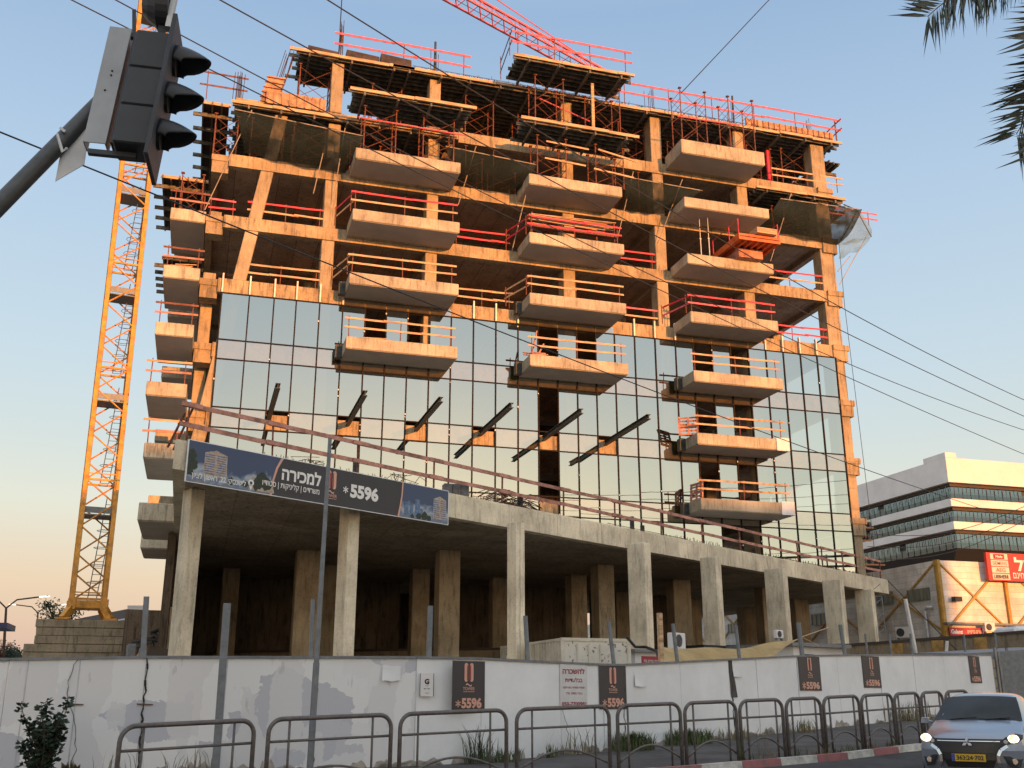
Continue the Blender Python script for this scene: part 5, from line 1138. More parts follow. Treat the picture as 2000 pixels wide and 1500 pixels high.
for x0, x1, y0, y1 in ((1777, 1815, 1147, 1176), (1710, 1743, 1155, 1184), (1589, 1621, 1196, 1222), (1480, 1500, 1212, 1232), (1425, 1447, 1216, 1236)):
    a = on_left(x0, y1); b = on_left(x1, y0); m = MB(); m.box(sx0-.12, sx0-.02, min(a.y, b.y), max(a.y, b.y), a.z, b.z); o = part('window', m, SW_, t)
    m = MB()
    for i in range(5): yy = a.y+(b.y-a.y)*i/4; m.box(sx0-.15, sx0-.121, yy-.04, yy+.04, a.z, b.z)
    part('window_bars', m, GALV, o)
m = MB(); m.box(sx0-.2, sx0+9.5, sy0-.55, sy0-.17, sz(1220), sz(1216)); part('ledge', m, GALV, t)
m = MB(); m.box(sx0+.6, sx0+1.1, sy0-.5, sy0-.17, sz(1175), sz(1166)); part('floodlight', m, DARK, t)
m = MB(); m.tube([(sx0-.3, sy0+1.2, 2), (sx0-.3, sy0+1.2, sz(1190)), (sx0-.3, sy0+.9, sz(1184)), (sx0-.1, sy0+.7, sz(1184))], .1, 8); part('vent_pipe', m, ALU, t)
m = MB(); a = (sx0+9.6, sy0-.1); m.hexa([(a[0], sy0-9, sz(1226)), (a[0]+30, sy0-9, sz(1226)+1), (a[0]+30, sy0-.2, sz(1220)), (a[0], sy0-.2, sz(1220))], [(a[0], sy0-9, sz(1221)), (a[0]+30, sy0-9, sz(1221)+1), (a[0]+30, sy0-.2, sz(1214)), (a[0], sy0-.2, sz(1214))]); part('canopy', m, SY, t)
m = MB(); m.box(sx0+9.8, sx0+40, sy0-.9, sy0-.2, 0, sz(1224)); part('dark_opening', m, BLACK, t)
RS = mat('red_sign_face', (.50, .025, .025), .45, 0, .05, 1); PEACH = mat('cream_sign_panel', (.68, .60, .54), .5, 0, .03, 1); GREY = mat('grey_sign_ink', (.22, .25, .24), .6); REDI = mat('red_sign_ink', (.45, .03, .03), .6)
a = aY(1930, 1106, sy0-.6); zb, zt2 = aY(1932, 1133, sy0-.6).z, aY(1932, 1079, sy0-.6).z; hh = zt2-zb
t = root('shop_sign', 'big red shop sign with four cream brand panels on the metal shed', 'sign', (a.x-.05, sy0-.6, zb)); m = MB(); m.box(0, 9.5, 0, .2, 0, hh); part('board', m, RS, t, local=True)
for i, (s, mt, wd) in enumerate((('LIEBHERR', BLACK, .86), ('AEG', REDI, .55), ('SIEMENS', GREY, .84), ('Miele', LETW, .4))):
    z = .05+i*(hh-.05)/4; m = MB(); m.box(.28, 1.55, -.02, -.002, z, z+(hh-.05)/4-.05); part('brand_panel', m, PEACH, t, local=True)
    if i == 3: m = MB(); m.box(.5, 1.3, -.03, -.021, z+.03, z+(hh-.05)/4-.08); part('wine_plate', m, WINE, t, local=True)
    text(s, t, .915, z+(hh-.05)/8-.025, 1.27*wd, (hh-.05)/4*(.55 if i < 3 else .35), -.034, mt, bold=.03 if i in (0, 3) else .005)
text('למשח', t, 3.6, hh*.62, 3.2, hh*.5, -.02, LETW, bold=.03); text('םניח', t, 2.2, hh*.2, .8, hh*.2, -.02, LETW, bold=.01)
a = aY(1856, 1241, sy0-.3); b = aY(1923, 1227, sy0-.3); t = root('shop_sign', 'low wine-red shop sign with small white lettering at the foot of the shed', 'sign', (a.x, sy0-.3, a.z)); ww, hh = b.x-a.x, b.z-a.z
m = MB(); m.box(0, ww, 0, .1, 0, hh); part('board', m, mat('wine_sign_face', (.33, .02, .04), .5), t, local=True); text('Galanz', t, ww*.2, hh*.5, ww*.33, hh*.55, -.012, LETW, bold=.03); text('םייטירב םירצומ', t, ww*.72, hh*.5, ww*.45, hh*.4, -.012, LETW)
def ac(lab, loc, rz=0, s=1):
    t = root('air_conditioner', lab, 'air conditioner', loc, rz, 'air conditioners'); m = MB(); m.box(-.45*s, .45*s, -.18*s, .18*s, 0, .65*s); part('casing', m, WH2, t, local=True, bevel=.02)
    m = MB(); m.cyl((-.12*s, -.19*s, .33*s), (0, 1, 0), .25*s, .03, 20); o = part('fan_grille', m, DARK, t, local=True); m = MB()
    for r in (.08, .15, .22): m.tube([(-.12*s+r*s*math.cos(q), -.21*s, .33*s+r*s*math.sin(q)) for q in [2*math.pi*i/16 for i in range(17)]], .008*s, 4, cap=False)
    part('fan_wires', m, GALV, o, local=True); m = MB(); m.box(-.4*s, -.34*s, -.1*s, .1*s, -.08, 0); m.box(.34*s, .4*s, -.1*s, .1*s, -.08, 0); part('feet', m, GALV, t, local=True)
a = aY(1932, 1234, sy0-.5); ac('air conditioner at the right end of the low wine-red sign', (a.x, a.y, a.z), 0, .8)
a = aX_(1766, 1246, sx0-.35); ac('air conditioner low on the shaded left wall of the shed', (a.x, a.y, a.z), R(-60), 1.0)
a = aD(1322, 1268, 37); ac('white air conditioner on the roof right of the container', (a.x, a.y, a.z), R(35), .85)
a = aD(1521, 1247, 42); ac('small white air conditioner on the black roof edge of the low cabin', (a.x, a.y, a.z), R(25), .5)
# van roof
a = aD(1985, 1240, 52); t = root('parked_van', 'white van whose roof shows above the yard wall', 'van', (a.x, a.y, 2.5)); m = MB()
m.hexa([(a.x-1.4, a.y-1, 3.2), (a.x+3.4, a.y-1, 3.2), (a.x+3.4, a.y+.9, 3.2), (a.x-1.4, a.y+.9, 3.2)], [(a.x-.7, a.y-.85, aD(1985, 1225, 52).z), (a.x+3.3, a.y-.85, aD(1985, 1225, 52).z), (a.x+3.3, a.y+.75, aD(1985, 1225, 52).z), (a.x-.7, a.y+.75, aD(1985, 1225, 52).z)]); part('body', m, WHITE, t, bevel=.15)
m = MB(); m.box(a.x-1.2, a.x+3, a.y-1.01, a.y-.99, 3.6, 4.1); part('windows', m, BLACK, t)
# yard wall
YW = concrete('old_yard_wall', (.24, .19, .13), .7); a = aD(1660, 1262, 52); b = aD(2010, 1236, 46); t = root('yard_wall', 'old grey-brown concrete yard wall with ochre piers', 'wall', (a.x, a.y, .5)); wl = [(a.x-30, a.y+10), (a.x, a.y), (b.x, b.y), (b.x+25, b.y-5)]; wz = [a.z-.3, a.z, b.z, b.z+.8]
for i in range(3):
    p, q = Vector(wl[i]), Vector(wl[i+1]); d = (q-p).normalized(); n = Vector((-d.y, d.x))*.3; c = [p, q, q+n, p+n]; zz = [wz[i], wz[i+1], wz[i+1], wz[i]]; m = MB(); m.hexa([(k.x, k.y, -.5) for k in c], [(k.x, k.y, z) for k, z in zip(c, zz)]); part('wall_segment', m, YW, t)
    m = MB(); c = [k-n*.2 if j < 2 else k+n*.2 for j, k in enumerate(c)]; m.hexa([(k.x, k.y, z+.002) for k, z in zip(c, zz)], [(k.x, k.y, z+.12) for k, z in zip(c, zz)]); part('coping', m, BR, t)
p, q = Vector(wl[1]), Vector(wl[2]); d = (q-p).normalized(); n = Vector((-d.y, d.x))
for x in (1752, 1832, 1916):
    v, _ = hit(x, 1250, [tuple(p), tuple(q)]); u = (Vector((v.x, v.y))-p).length/(q-p).length; m = MB(); m.obox(v.x-n.x*.06, v.y-n.y*.06, 0, wz[1]+(wz[2]-wz[1])*u-.04, math.atan2(d.y, d.x), .55, .1); part('pier', m, mat('ochre_pier', (.34, .20, .06), .8, 0, .3, 2) if x == 1752 else bpy.data.materials['ochre_pier'], t)
a = aD(1930, 1290, 40); b = aD(2010, 1280, 40); m = MB(); m.hexa([(a.x-1, a.y, 1), (b.x+2, b.y, 1), (b.x+2, b.y+3, 1), (a.x-1, a.y+3, 1)], [(a.x-1, a.y, aD(1900, 1277, 40).z), (b.x+2, b.y, aD(2000, 1262, 40).z), (b.x+2, b.y+3, aD(2000, 1256, 40).z), (a.x-1, a.y+3, aD(1900, 1270, 40).z)]); solo('metal_roof', m, GALV, 'low grey metal roof between the hoarding and the yard wall', 'roof')
# power pole behind the tower
pb = aD(1697, 1280, 95); ptz = aD(1697, 1010, 95).z; t = root('power_pole', 'power pole with black insulators seen right of the tower', 'utility pole', (pb.x, pb.y, 0)); m = MB(); m.tube([(pb.x, pb.y, 0), (pb.x, pb.y, ptz)], .16, 8, .11); part('pole', m, BR, t)
for z, l in ((ptz-1, 1.6), (ptz-2.2, 1.2), (ptz-4.4, 2.4), (ptz-7.5, 1.4)):
    m = MB(); m.bar((pb.x-.2, pb.y, z), (pb.x+l, pb.y-.4, z), .13); part('crossarm', m, BR, t)
    for i in range(3): m = MB(); m.cyl((pb.x+.3+l*.3*i, pb.y-.15, z+.35), (1, .2, .3), .24, .3, 10); part('insulator', m, BLACK, t)
for i, (x, y) in enumerate(((2010, 985), (2010, 1000), (2010, 1012))):
    A = Vector((pb.x+1, pb.y, ptz-1.5-1.2*i)); B = aD(x, y, 90); m = MB(); m.tube([A.lerp(B, u)-Vector((0, 0, 1.2*math.sin(math.pi*u))) for u in [j/12 for j in range(13)]], .03, 4); solo('overhead_cable', m, CABLE, 'faint sagging cable across the office building, %s of three' % ('top', 'middle', 'bottom')[i], 'cable', 'faint cables before the office building')
# thin dark stay cable in front of the shed
m = MB(); m.tube([aD(1735, 1135, 55), aD(1880, 1282, 47)], .035, 4); solo('stay_cable', m, CABLE, 'dark stay cable slanting down across the shaded wall of the shed', 'cable')
# ---------------------------------------------------------------- container and cabins
CONT = mat('cream_container_paint', (.56, .53, .45), .6, 0, .12, 1.5, .2, 20, col2=(.42, .38, .30)); ca_ = aD(1096, 1245, 33.5); cb2 = aD(1247, 1247, 34.4); cc_ = aD(964, 1262, 39.0)
e1 = Vector((cb2.x-ca_.x, cb2.y-ca_.y)); wd = 2.44; e1.normalize(); e2_ = Vector((-e1.y, e1.x)); ztp = ca_.z; t = root('shipping_container', 'cream shipping container with a rust-speckled end, behind the hoarding', 'container', (ca_.x, ca_.y, ztp-2.6), math.atan2(e1.y, e1.x))
m = MB(); m.box(.06, wd-.06, .06, 6, .1, 2.54); part('shell', m, CONT, t, local=True)
def rustspk():
    m = mat('rust_speckled_end', (.58, .56, .50), .6, 0, .06, 1); tt = m.node_tree; b = tt.nodes['Principled BSDF']; s = b.inputs['Base Color'].links[0].from_socket; n = tt.nodes.new('ShaderNodeTexNoise'); n.inputs['Scale'].default_value = 9; n.inputs['Detail'].default_value = 3; tt.links.new(tt.nodes['Texture Coordinate'].outputs['Object'], n.inputs[0]); r = ramp(tt, [(.60, (0,)*3), (.66, (.9,)*3)]); tt.links.new(n.outputs[0], r.inputs[0]); x = tt.nodes.new('ShaderNodeMix'); x.data_type = 'RGBA'; tt.links.new(r.outputs[0], x.inputs[0]); tt.links.new(s, x.inputs[6]); x.inputs[7].default_value = (.13, .08, .05, 1); tt.links.new(x.outputs[2], b.inputs['Base Color']); return m
m = MB(); m.box(.1, wd-.1, .03, .058, .14, 2.5); part('end_door', m, rustspk(), t, local=True)
m = MB(); 
for x in (0, wd-.12): m.box(x, x+.12, 0, .12, 0, 2.6); m.box(x, x+.12, 5.95, 6.07, 0, 2.6)
m.box(.121, wd-.121, 0, .11, 2.5, 2.6); m.box(.121, wd-.121, 0, .11, 0, .12); m.box(0, .08, .121, 5.94, 2.5, 2.59); m.box(wd-.08, wd, .121, 5.94, 2.5, 2.59); part('frame', m, CONT, t, local=True)
m = MB(); m.box(.03, .15, -.005, .15, 2.45, 2.601); m.box(wd-.15, wd-.03, -.005, .15, 2.45, 2.601); m.cyl((.09, -.01, 2.53), (0, 1, 0), .035, .02, 8); part('corner_casting', m, CONT, t, local=True)
m = MB(); y = .2
while y < 5.9: m.box(-.0, .058, y, y+.13, .13, 2.49); y += .26
part('corrugation', m, CONT, t, local=True)
m = MB()
for x in (.55, .95, 1.35, 1.8): m.tube([(x, .0, .2), (x, .0, 2.42)], .018, 6); m.box(x-.03, x+.03, -.02, .03, 2.2, 2.32)
part('lock_rods', m, CONT, t, local=True)
m = MB(); m.box(-.02, .06, 4.3, 5.3, 1.7, 2.3); part('ac_recess', m, DARK, t, local=True); m = MB()
for i in range(7): m.tube([(-.12-.02*i, 4.1+.36*math.cos(q)+.03*i, 2.1+.22*math.sin(q)) for q in [2*math.pi*j/14 for j in range(15)]], .018, 5, cap=False)
part('cable_coil', m, WHITE, t, local=True)
m = MB(); a = aD(1262, 1263, 35); zz = a.z; m.tube([ca_+Vector((e1.x*2.3, e1.y*2.3, .05)), ca_+Vector((e1.x*2.6, e1.y*2.6, -.25)), aD(1262, 1264, 34.5), aD(1283, 1272, 33), aD(1288, 1295, 31)], .05, 6); solo('black_hose', m, CABLE, 'thick black hose drooping off the right end of the container', 'hose')
# second low container with awning roof, cabin
t = root('site_cabin', 'low white site cabin with corrugated roof just right of the container', 'cabin', (aD(1300, 1290, 38).x, aD(1300, 1290, 38).y, .5)); a = aD(1240, 1268, 36.5); b = aD(1395, 1274, 38); m = MB(); m.prism([(a.x, a.y), (b.x, b.y), (b.x-1.5, b.y+3), (a.x-1.5, a.y+3)], 0, a.z-.1); part('wall', m, WH2, t); m = MB(); m.prism([(a.x-.1, a.y-.2), (b.x+.1, b.y-.2), (b.x-1.5, b.y+3.2), (a.x-1.6, a.y+3.2)], a.z-.098, a.z); part('roof', m, GALV, t)
a = aD(1254, 1297, 27); b = aD(1290, 1282, 27); t = root('site_sign', 'small wine-red site sign with tiny white lettering above the hoarding', 'sign', (a.x, a.y, a.z-.3), R(20)); m = MB(); m.box(0, .62, 0, .02, 0, .5); part('board', m, WINE, t, local=True); text('הזבו בחרמב הינב', t, .31, .38, .5, .06, -.008, LETW)
t = root('site_cabin', 'white cabin with a thick dark roof edge, left of the shade sheet poles', 'cabin', (aD(1450, 1280, 44).x, aD(1450, 1280, 44).y, .5)); a = aD(1378, 1262, 43); b = aD(1545, 1250, 47); zr = aD(1378, 1262, 43).z; c_ = [(a.x, a.y), (b.x, b.y), (b.x-1.2, b.y+3), (a.x-1.2, a.y+3)]
m = MB(); m.prism(c_, 0, zr-.15); part('wall', m, WH2, t); m = MB(); m.prism([(x+(-.15 if i in (0, 3) else .15), y+(-.15 if i < 2 else .1)) for i, (x, y) in enumerate(c_)], zr-.148, zr+.05); part('roof', m, BLACK, t)
t = root('site_cabin', 'low pale cabin with small windows beneath a grey roof near the last podium pillars', 'cabin', (aD(1600, 1280, 44).x, aD(1600, 1280, 44).y, .5)); a = aD(1548, 1256, 41); b = aD(1646, 1261, 43); zr = a.z; m = MB(); m.prism([(a.x, a.y), (b.x, b.y), (b.x-1, b.y+3), (a.x-1, a.y+3)], 0, zr-.12); part('wall', m, WH2, t)
m = MB(); m.prism([(a.x-.2, a.y-.3), (b.x+.2, b.y-.3), (b.x-.8, b.y+3.2), (a.x-1.2, a.y+3.2)], zr-.118, zr+.02); part('roof', m, GALV, t)
for u in (.25, .75): x = a.x+(b.x-a.x)*u; y = a.y+(b.y-a.y)*u; m = MB(); m.obox(x, y-.02, zr-.75, zr-.4, math.atan2(b.y-a.y, b.x-a.x), .8, .06); part('window', m, DARK, t)
# shade sheet
SH = mat('brown_shade_cloth', (.40, .28, .12), .9, 0, .12, 1.5); q0, q1, q2, q3 = aD(1285, 1262, 30), aD(1566, 1244, 36), aD(1510, 1282, 33), aD(1300, 1293, 28.5); m = MB()
m.grid(14, 5, lambda u, v: q0.lerp(q1, u).lerp(q3.lerp(q2, u), v)-Vector((0, 0, .20*math.sin(math.pi*u)*(1-.4*v)+.04*math.sin(15*u+4*v)))); solo('shade_sheet', m, SH, 'sagging brown shade sheet strung between posts behind the hoarding', 'shade sheet', smooth=True)
m = MB(); m.tube([q1, aD(1620, 1225, 40)], .015, 4); m.tube([q1, aD(1600, 1262, 40)], .015, 4); solo('guy_rope', m, WOOD, 'pale guy rope from the right corner of the shade sheet', 'rope')
# scaffold-like thin grey frame beside last column
m = MB(); a = aD(1709, 1165, 60); 
for dx in (0, .45): m.tube([(a.x+dx, a.y, 1), (a.x+dx, a.y, a.z)], .03, 5)
for i in range(16): z = 1.4+i*.42; m.tube([(a.x, a.y, z), (a.x+.45, a.y, z+(.3 if i % 2 else 0))], .02, 4)
solo('lattice_strut', m, GALV, 'thin grey lattice strut beside the last podium pillar', 'scaffold')
# ---------------------------------------------------------------- far left
def lamp(lab, x, yt, arms, D):
    b = aD(x, 1300, D); p = aD(x, yt, D); t = root('street_lamp', lab, 'street lamp', (b.x, b.y, gz(b.x, b.y)), 0, 'street lamps against the dusk sky'); m = MB(); m.tube([(b.x, b.y, gz(b.x, b.y)), (p.x, p.y, p.z)], .13, 6, .08); part('pole', m, BR, t)
    for s_ in arms:
        e = p+RT*s_*2.3+Vector((0, 0, .8)); m = MB(); m.tube([p, p+RT*s_*.7+Vector((0, 0, .6)), e], .06, 5); part('arm', m, BR, t); m = MB(); m.bar(e, e+RT*s_*.7+Vector((0, 0, .05)), .2, .08); part('lamp_head', m, emis('lit_lamp_'+str(x)+str(s_), (1, .92, .75), 1.0), t)
lamp('nearer double-armed street lamp at the left edge of the picture', 12, 1188, (-1, 1), 75); lamp('smaller double-armed street lamp left of the feathery tree', 74, 1197, (-1, 1), 105)
a = aD(5, 1222, 60); t = root('bus_shelter', 'dark flat canopy end poking in at the left edge', 'canopy', (a.x-2, a.y, 0)); m = MB(); m.box(a.x-6, a.x+.25, a.y, a.y+3, a.z-.15, a.z+.17); part('roof', m, BLU, t); m = MB(); m.box(a.x-5, a.x-4.8, a.y+1, a.y+1.2, -.5, a.z-.15); part('post', m, GALV, t)
# petrol canopy, sign and clutter between ballast and tower
a = aD(212, 1222, 72); b = aD(330, 1203, 62); m = MB(); m.bar(a, b, 5, .55); t = root('station_canopy', 'dark flat canopy roof behind the crane ballast', 'canopy', ((a.x+b.x)/2, (a.y+b.y)/2, 0)); part('roof', m, SO, t); m = MB(); m.bar(a-Vector((0, 0, .29)), b-Vector((0, 0, .29)), 5.1, .06); part('fascia_strip', m, WHITE, t); m = MB(); mid = a.lerp(b, .75); m.tube([(mid.x, mid.y, 0), (mid.x, mid.y, mid.z-.3)], .15, 6); part('post', m, GALV, t)
a = aD(244, 1217, 66); t = root('station_sign', 'round blue and white sign with the number 10 and a white flag-shaped panel', 'sign', (a.x, a.y, a.z-3), YAW*-1); BL2 = mat('sign_blue', (.03, .05, .25), .5)
r_s = 15*66/1996*.85; m = MB(); m.cyl((0, 0, 3.25), (0, 1, 0), r_s, .16, 24); part('blue_disc', m, BL2, t, local=True); m = MB(); m.cyl((.1, -.09, 3.2), (0, 1, 0), r_s*.52, .03, 20); part('white_disc', m, WHITE, t, local=True); m = MB(); m.cyl((.1, -.12, 3.2), (0, 1, 0), r_s*.22, .03, 8); part('red_mark', m, RS, t, local=True)
m = MB(); m.box(-r_s*.75, -r_s*.5, -.1, -.085, 2.95, 3.5); part('digit_one', m, WHITE, t, local=True); m = MB(); m.hexa([(.15, .1, 3.1), (.85, .1, 3.1), (.85, .2, 3.1), (.15, .2, 3.1)], [(.0, .1, 4.1), (1.05, .1, 4.1), (1.05, .2, 4.1), (.0, .2, 4.1)]); part('flag_panel', m, WH2, t, local=True); m = MB(); m.tube([(0, .1, 0), (0, .1, 2.8)], .1, 6); part('post', m, GALV, t, local=True)
a = aD(265, 1232, 46); m = MB(); m.box(a.x-.5, a.x+1.0, a.y, a.y+.3, 0, a.z+.9); solo('concrete_stub', m, DWALL, 'dark concrete wall stub right of the crane ballast', 'wall')
a = aD(330, 1185, 40); m = MB(); m.box(a.x-.25, a.x+.35, a.y, a.y+.5, -.3, a.z); solo('podium_end_pier', m, PODC, 'plain concrete pier at the far left of the podium', 'pier')
a = aD(262, 1262, 44); t = root('small_digger', 'partly hidden yellow digger cab behind the hoarding', 'digger', (a.x, a.y, 0)); m = MB(); m.box(a.x-.3, a.x+.15, a.y, a.y+1, 1.0, a.z+.1); part('cab', m, GALV, t, bevel=.08); m = MB(); m.tube([(a.x+.2, a.y, a.z-.5), (a.x+.45, a.y, a.z+.1), (a.x+.6, a.y, a.z-.5)], .13, 6); part('arm', m, YEL, t)
junkm = MB()
for i in range(24): p = aD(random.uniform(292, 322), random.uniform(1236, 1262), 40); junkm.tube([p, p+Vector((random.uniform(-.8, .8), .2, random.uniform(-.2, .3)))], random.uniform(.02, .07), 5)
solo('scrap_heap', junkm, BLACK, 'dark heap of scrap between the first podium pillar and a grey post', 'heap')
for x, lab in ((300, 'left'), (316, 'right')): a = aD(x, 1270, 38); m = MB(); m.box(a.x-.5, a.x+.3, a.y, a.y+.1, a.z-.6, a.z+.05); solo('barrier_board', m, BR if x > 310 else GALV, 'low site board beside the first podium pillar, %s one' % lab, 'board')
# ---------------------------------------------------------------- vegetation
LEAF = mat('dark_green_leaves', (.022, .042, .024), .55, 0, .45, 5, col2=(.010, .020, .012)); LEAF2 = mat('dusty_green_leaves', (.06, .085, .04), .7, 0, .35, 4); DRY = mat('dry_grass', (.20, .17, .09), .9, 0, .3, 6); BARK = mat('bark', (.10, .07, .05), .9, 0, .3, 6); GRS = mat('weed_green', (.10, .13, .05), .8, 0, .35, 5)
def leaf(m, p, d, l, wd, up=None):
    d = Vector(d).normalized(); u = d.cross(Vector((random.uniform(-1, 1), random.uniform(-1, 1), random.uniform(-.3, 1)))).normalized(); n = d.cross(u)
    p = Vector(p); m.q([p, p+d*l*.35+u*wd*.5+n*l*.04, p+d*l*.7+u*wd*.38, p+d*l]); m.q([p+d*l, p+d*l*.7-u*wd*.38, p+d*l*.35-u*wd*.5+n*l*.04, p])
def bush(name, lab, base, h, w_, nb, nl, ll, mt, cat='shrub', group=None):
    t = root(name, lab, cat, base, 0, group); s = MB(); f = MB(); base = Vector(base)
    for i in range(nb):
        a = random.uniform(0, 2*math.pi); tip = base+Vector((math.cos(a)*w_*random.uniform(.1, .5), math.sin(a)*w_*random.uniform(.1, .5), h*random.uniform(.45, 1) if i else h)); mid = base.lerp(tip, .5)+Vector((random.uniform(-.05, .05), 0, h*.06)); s.tube([base, mid, tip], h*.012, 5, h*.004)
        for k in range(nl):
            u = random.uniform(.18, 1); p = base.lerp(mid, u*2) if u < .5 else mid.lerp(tip, u*2-1); q = random.uniform(0, 2*math.pi); d = Vector((math.cos(q), math.sin(q), random.uniform(-.2, .9))); tw = p+d*random.uniform(.0, w_*.22*(1.2-u)); s.tube([p, tw], h*.003, 3); 
            for _ in range(3): q += random.uniform(-1, 1); leaf(f, tw, (math.cos(q), math.sin(q), random.uniform(-.3, .8)), ll*random.uniform(.6, 1.2), ll*.45)
    part('stems', s, BARK, t); part('foliage', f, mt, t); return t
b, _ = hit(78, 1500, offs(FEN, -1.3)); bush('leafy_shrub', 'dark leafy shrub in front of the hoarding at the lower left corner', (b.x, b.y, gz(b.x, b.y)+.1), 1.42, .95, 15, 46, .10, LEAF)
def tree(lab, x, y0, y1, D, wpx, mt, nb=16, seed=1, name='tree', group=None, dens=1.0):
    random.seed(seed); tp = aD(x, y0, D); c = aD(x, (y0+y1)/2, D); bz = gz(tp.x, tp.y); hgt = tp.z-bz; cr = wpx*D/1996/2; t = root(name, lab, 'tree', (tp.x, tp.y, bz), 0, group); s = MB(); f = MB(); B = Vector((tp.x, tp.y, bz)); zc0 = aD(x, y1, D).z; s.tube([B, Vector((tp.x, tp.y, max(zc0, bz+.5)))], hgt*.025+.05, 7, hgt*.012+.02)
    for i in range(nb):
        a = random.uniform(0, 2*math.pi); r = cr*random.uniform(.2, 1); z = zc0+(tp.z-zc0)*random.uniform(.1, .95)*(1-.35*(r/cr)**2); e = Vector((tp.x+math.cos(a)*r, tp.y+math.sin(a)*r, z)); s0 = Vector((tp.x, tp.y, zc0+(z-zc0)*.3-.2)); s.tube([s0, s0.lerp(e, .5)+Vector((0, 0, .1*cr)), e], hgt*.008, 5, hgt*.003)
        for k in range(int(150*dens)):
            g = Vector((random.gauss(0, 1), random.gauss(0, 1), random.gauss(0, .8)))*cr*.2; p = e+g; leaf(f, p, (random.uniform(-1, 1), random.uniform(-1, 1), random.uniform(-1, .6)), cr*.13*random.uniform(.6, 1.3), cr*.06)
    part('trunk', s, BARK, t); part('crown', f, mt, t)
tree('feathery grey-green tree against the pink sky, left of the crane foot', 112, 1165, 1222, 58, 78, LEAF2, 14, 3, dens=.45)
tree('dark rounded treetop left of the crane ballast, broader one', 30, 1262, 1300, 95, 70, LEAF, 14, 4); tree('dark rounded treetop just left of the crane ballast, smaller one', 52, 1274, 1300, 90, 40, LEAF, 10, 5); tree('reddish bare-looking small tree at the left edge', 3, 1248, 1290, 70, 36, mat('russet_leaves', (.12, .05, .035), .8), 12, 6, dens=.7)
random.seed(11)
def tuft(lab, x, y, off, h, w_, n, mt, group='weeds along the hoarding'):
    b, _ = hit(x, y, offs(FEN, -off)); z = gz(b.x, b.y)+.11; m = MB()
    for i in range(n):
        a = random.uniform(0, 2*math.pi); r = random.uniform(0, w_); p = Vector((b.x+r*math.cos(a), b.y+r*.4*math.sin(a), z)); q = random.uniform(0, 2*math.pi); hh = h*random.uniform(.45, 1.1); L_ = Vector((math.cos(q), math.sin(q), 0))*hh*random.uniform(.15, .6); s_ = Vector((-math.sin(q), math.cos(q), 0))*.011
        m.q([p-s_, p+s_, p+s_*.8+L_*.35+Vector((0, 0, hh*.6)), p-s_*.8+L_*.35+Vector((0, 0, hh*.6))]); m.q([p-s_*.8+L_*.35+Vector((0, 0, hh*.6)), p+s_*.8+L_*.35+Vector((0, 0, hh*.6)), p+L_+Vector((0, 0, hh*.95))])
    solo('weed_tuft', m, mt, lab, 'weed', group)
tuft('dense green weeds at the foot of the hoarding, left of the two thick clumps', 1237, 1460, .35, .42, .5, 700, GRS); tuft('dense green weeds at the foot of the hoarding, right of the two thick clumps', 1345, 1440, .35, .38, .6, 700, GRS)
tuft('tall spindly weeds behind the third barrier', 940, 1490, .3, .75, .35, 60, LEAF2); tuft('low green weeds right of the tall spindly ones', 980, 1492, .35, .3, .45, 120, GRS); tuft('sparse dry stalks behind the fourth barrier', 1135, 1478, .3, .6, .9, 40, DRY); tuft('small green sprig behind the fourth barrier', 1075, 1470, .3, .3, .15, 40, GRS)
tuft('dry pale grass near the ninth barrier', 1560, 1425, .3, .4, 1.0, 90, DRY); tuft('dry pale grass behind the last barriers', 1770, 1400, .3, .7, 1.4, 160, DRY); tuft('dry grass at the foot of the hoarding, behind the sixth barrier', 1430, 1435, .3, .35, .9, 80, DRY); tuft('dry stalks at the lower left behind the first barrier', 330, 1500, .4, .55, 1.4, 40, DRY)
b, _ = hit(140, 1498, offs(FEN, -.5)); m = MB()
for i in range(9): leaf(m, (b.x+random.uniform(-.15, .15), b.y, gz(b.x, b.y)+.1), (random.uniform(-1, 1), -.3, random.uniform(.4, 1)), .38, .14)
solo('dry_leaf_weed', m, DRY, 'small dry broad-leaved weed right of the leafy shrub', 'weed')
for i, x in enumerate((1455, 1500, 1560, 1612, 1665, 1700, 1740, 1590, 1640)):
    b, _ = hit(x, 1450, offs(BAR, -.05)); z = gz(b.x, b.y)+.12; m = MB()
    for k in range(26):
        q = random.uniform(0, 6.28); L_ = Vector((math.cos(q), math.sin(q), 0))*.07; p = Vector((b.x+random.uniform(-.2, .2), b.y+random.uniform(-.05, .05), z)); hh = random.uniform(.05, .2)+(.4 if i < 2 and k < 6 else 0); s_ = Vector((-math.sin(q), math.cos(q), 0))*.01; m.q([p-s_, p+s_, p+L_+Vector((0, 0, hh))])
    solo('kerb_weed', m, DRY if i % 2 else GRS, 'thin tuft of weeds growing on the kerb', 'weed', 'thin weeds along the kerb')
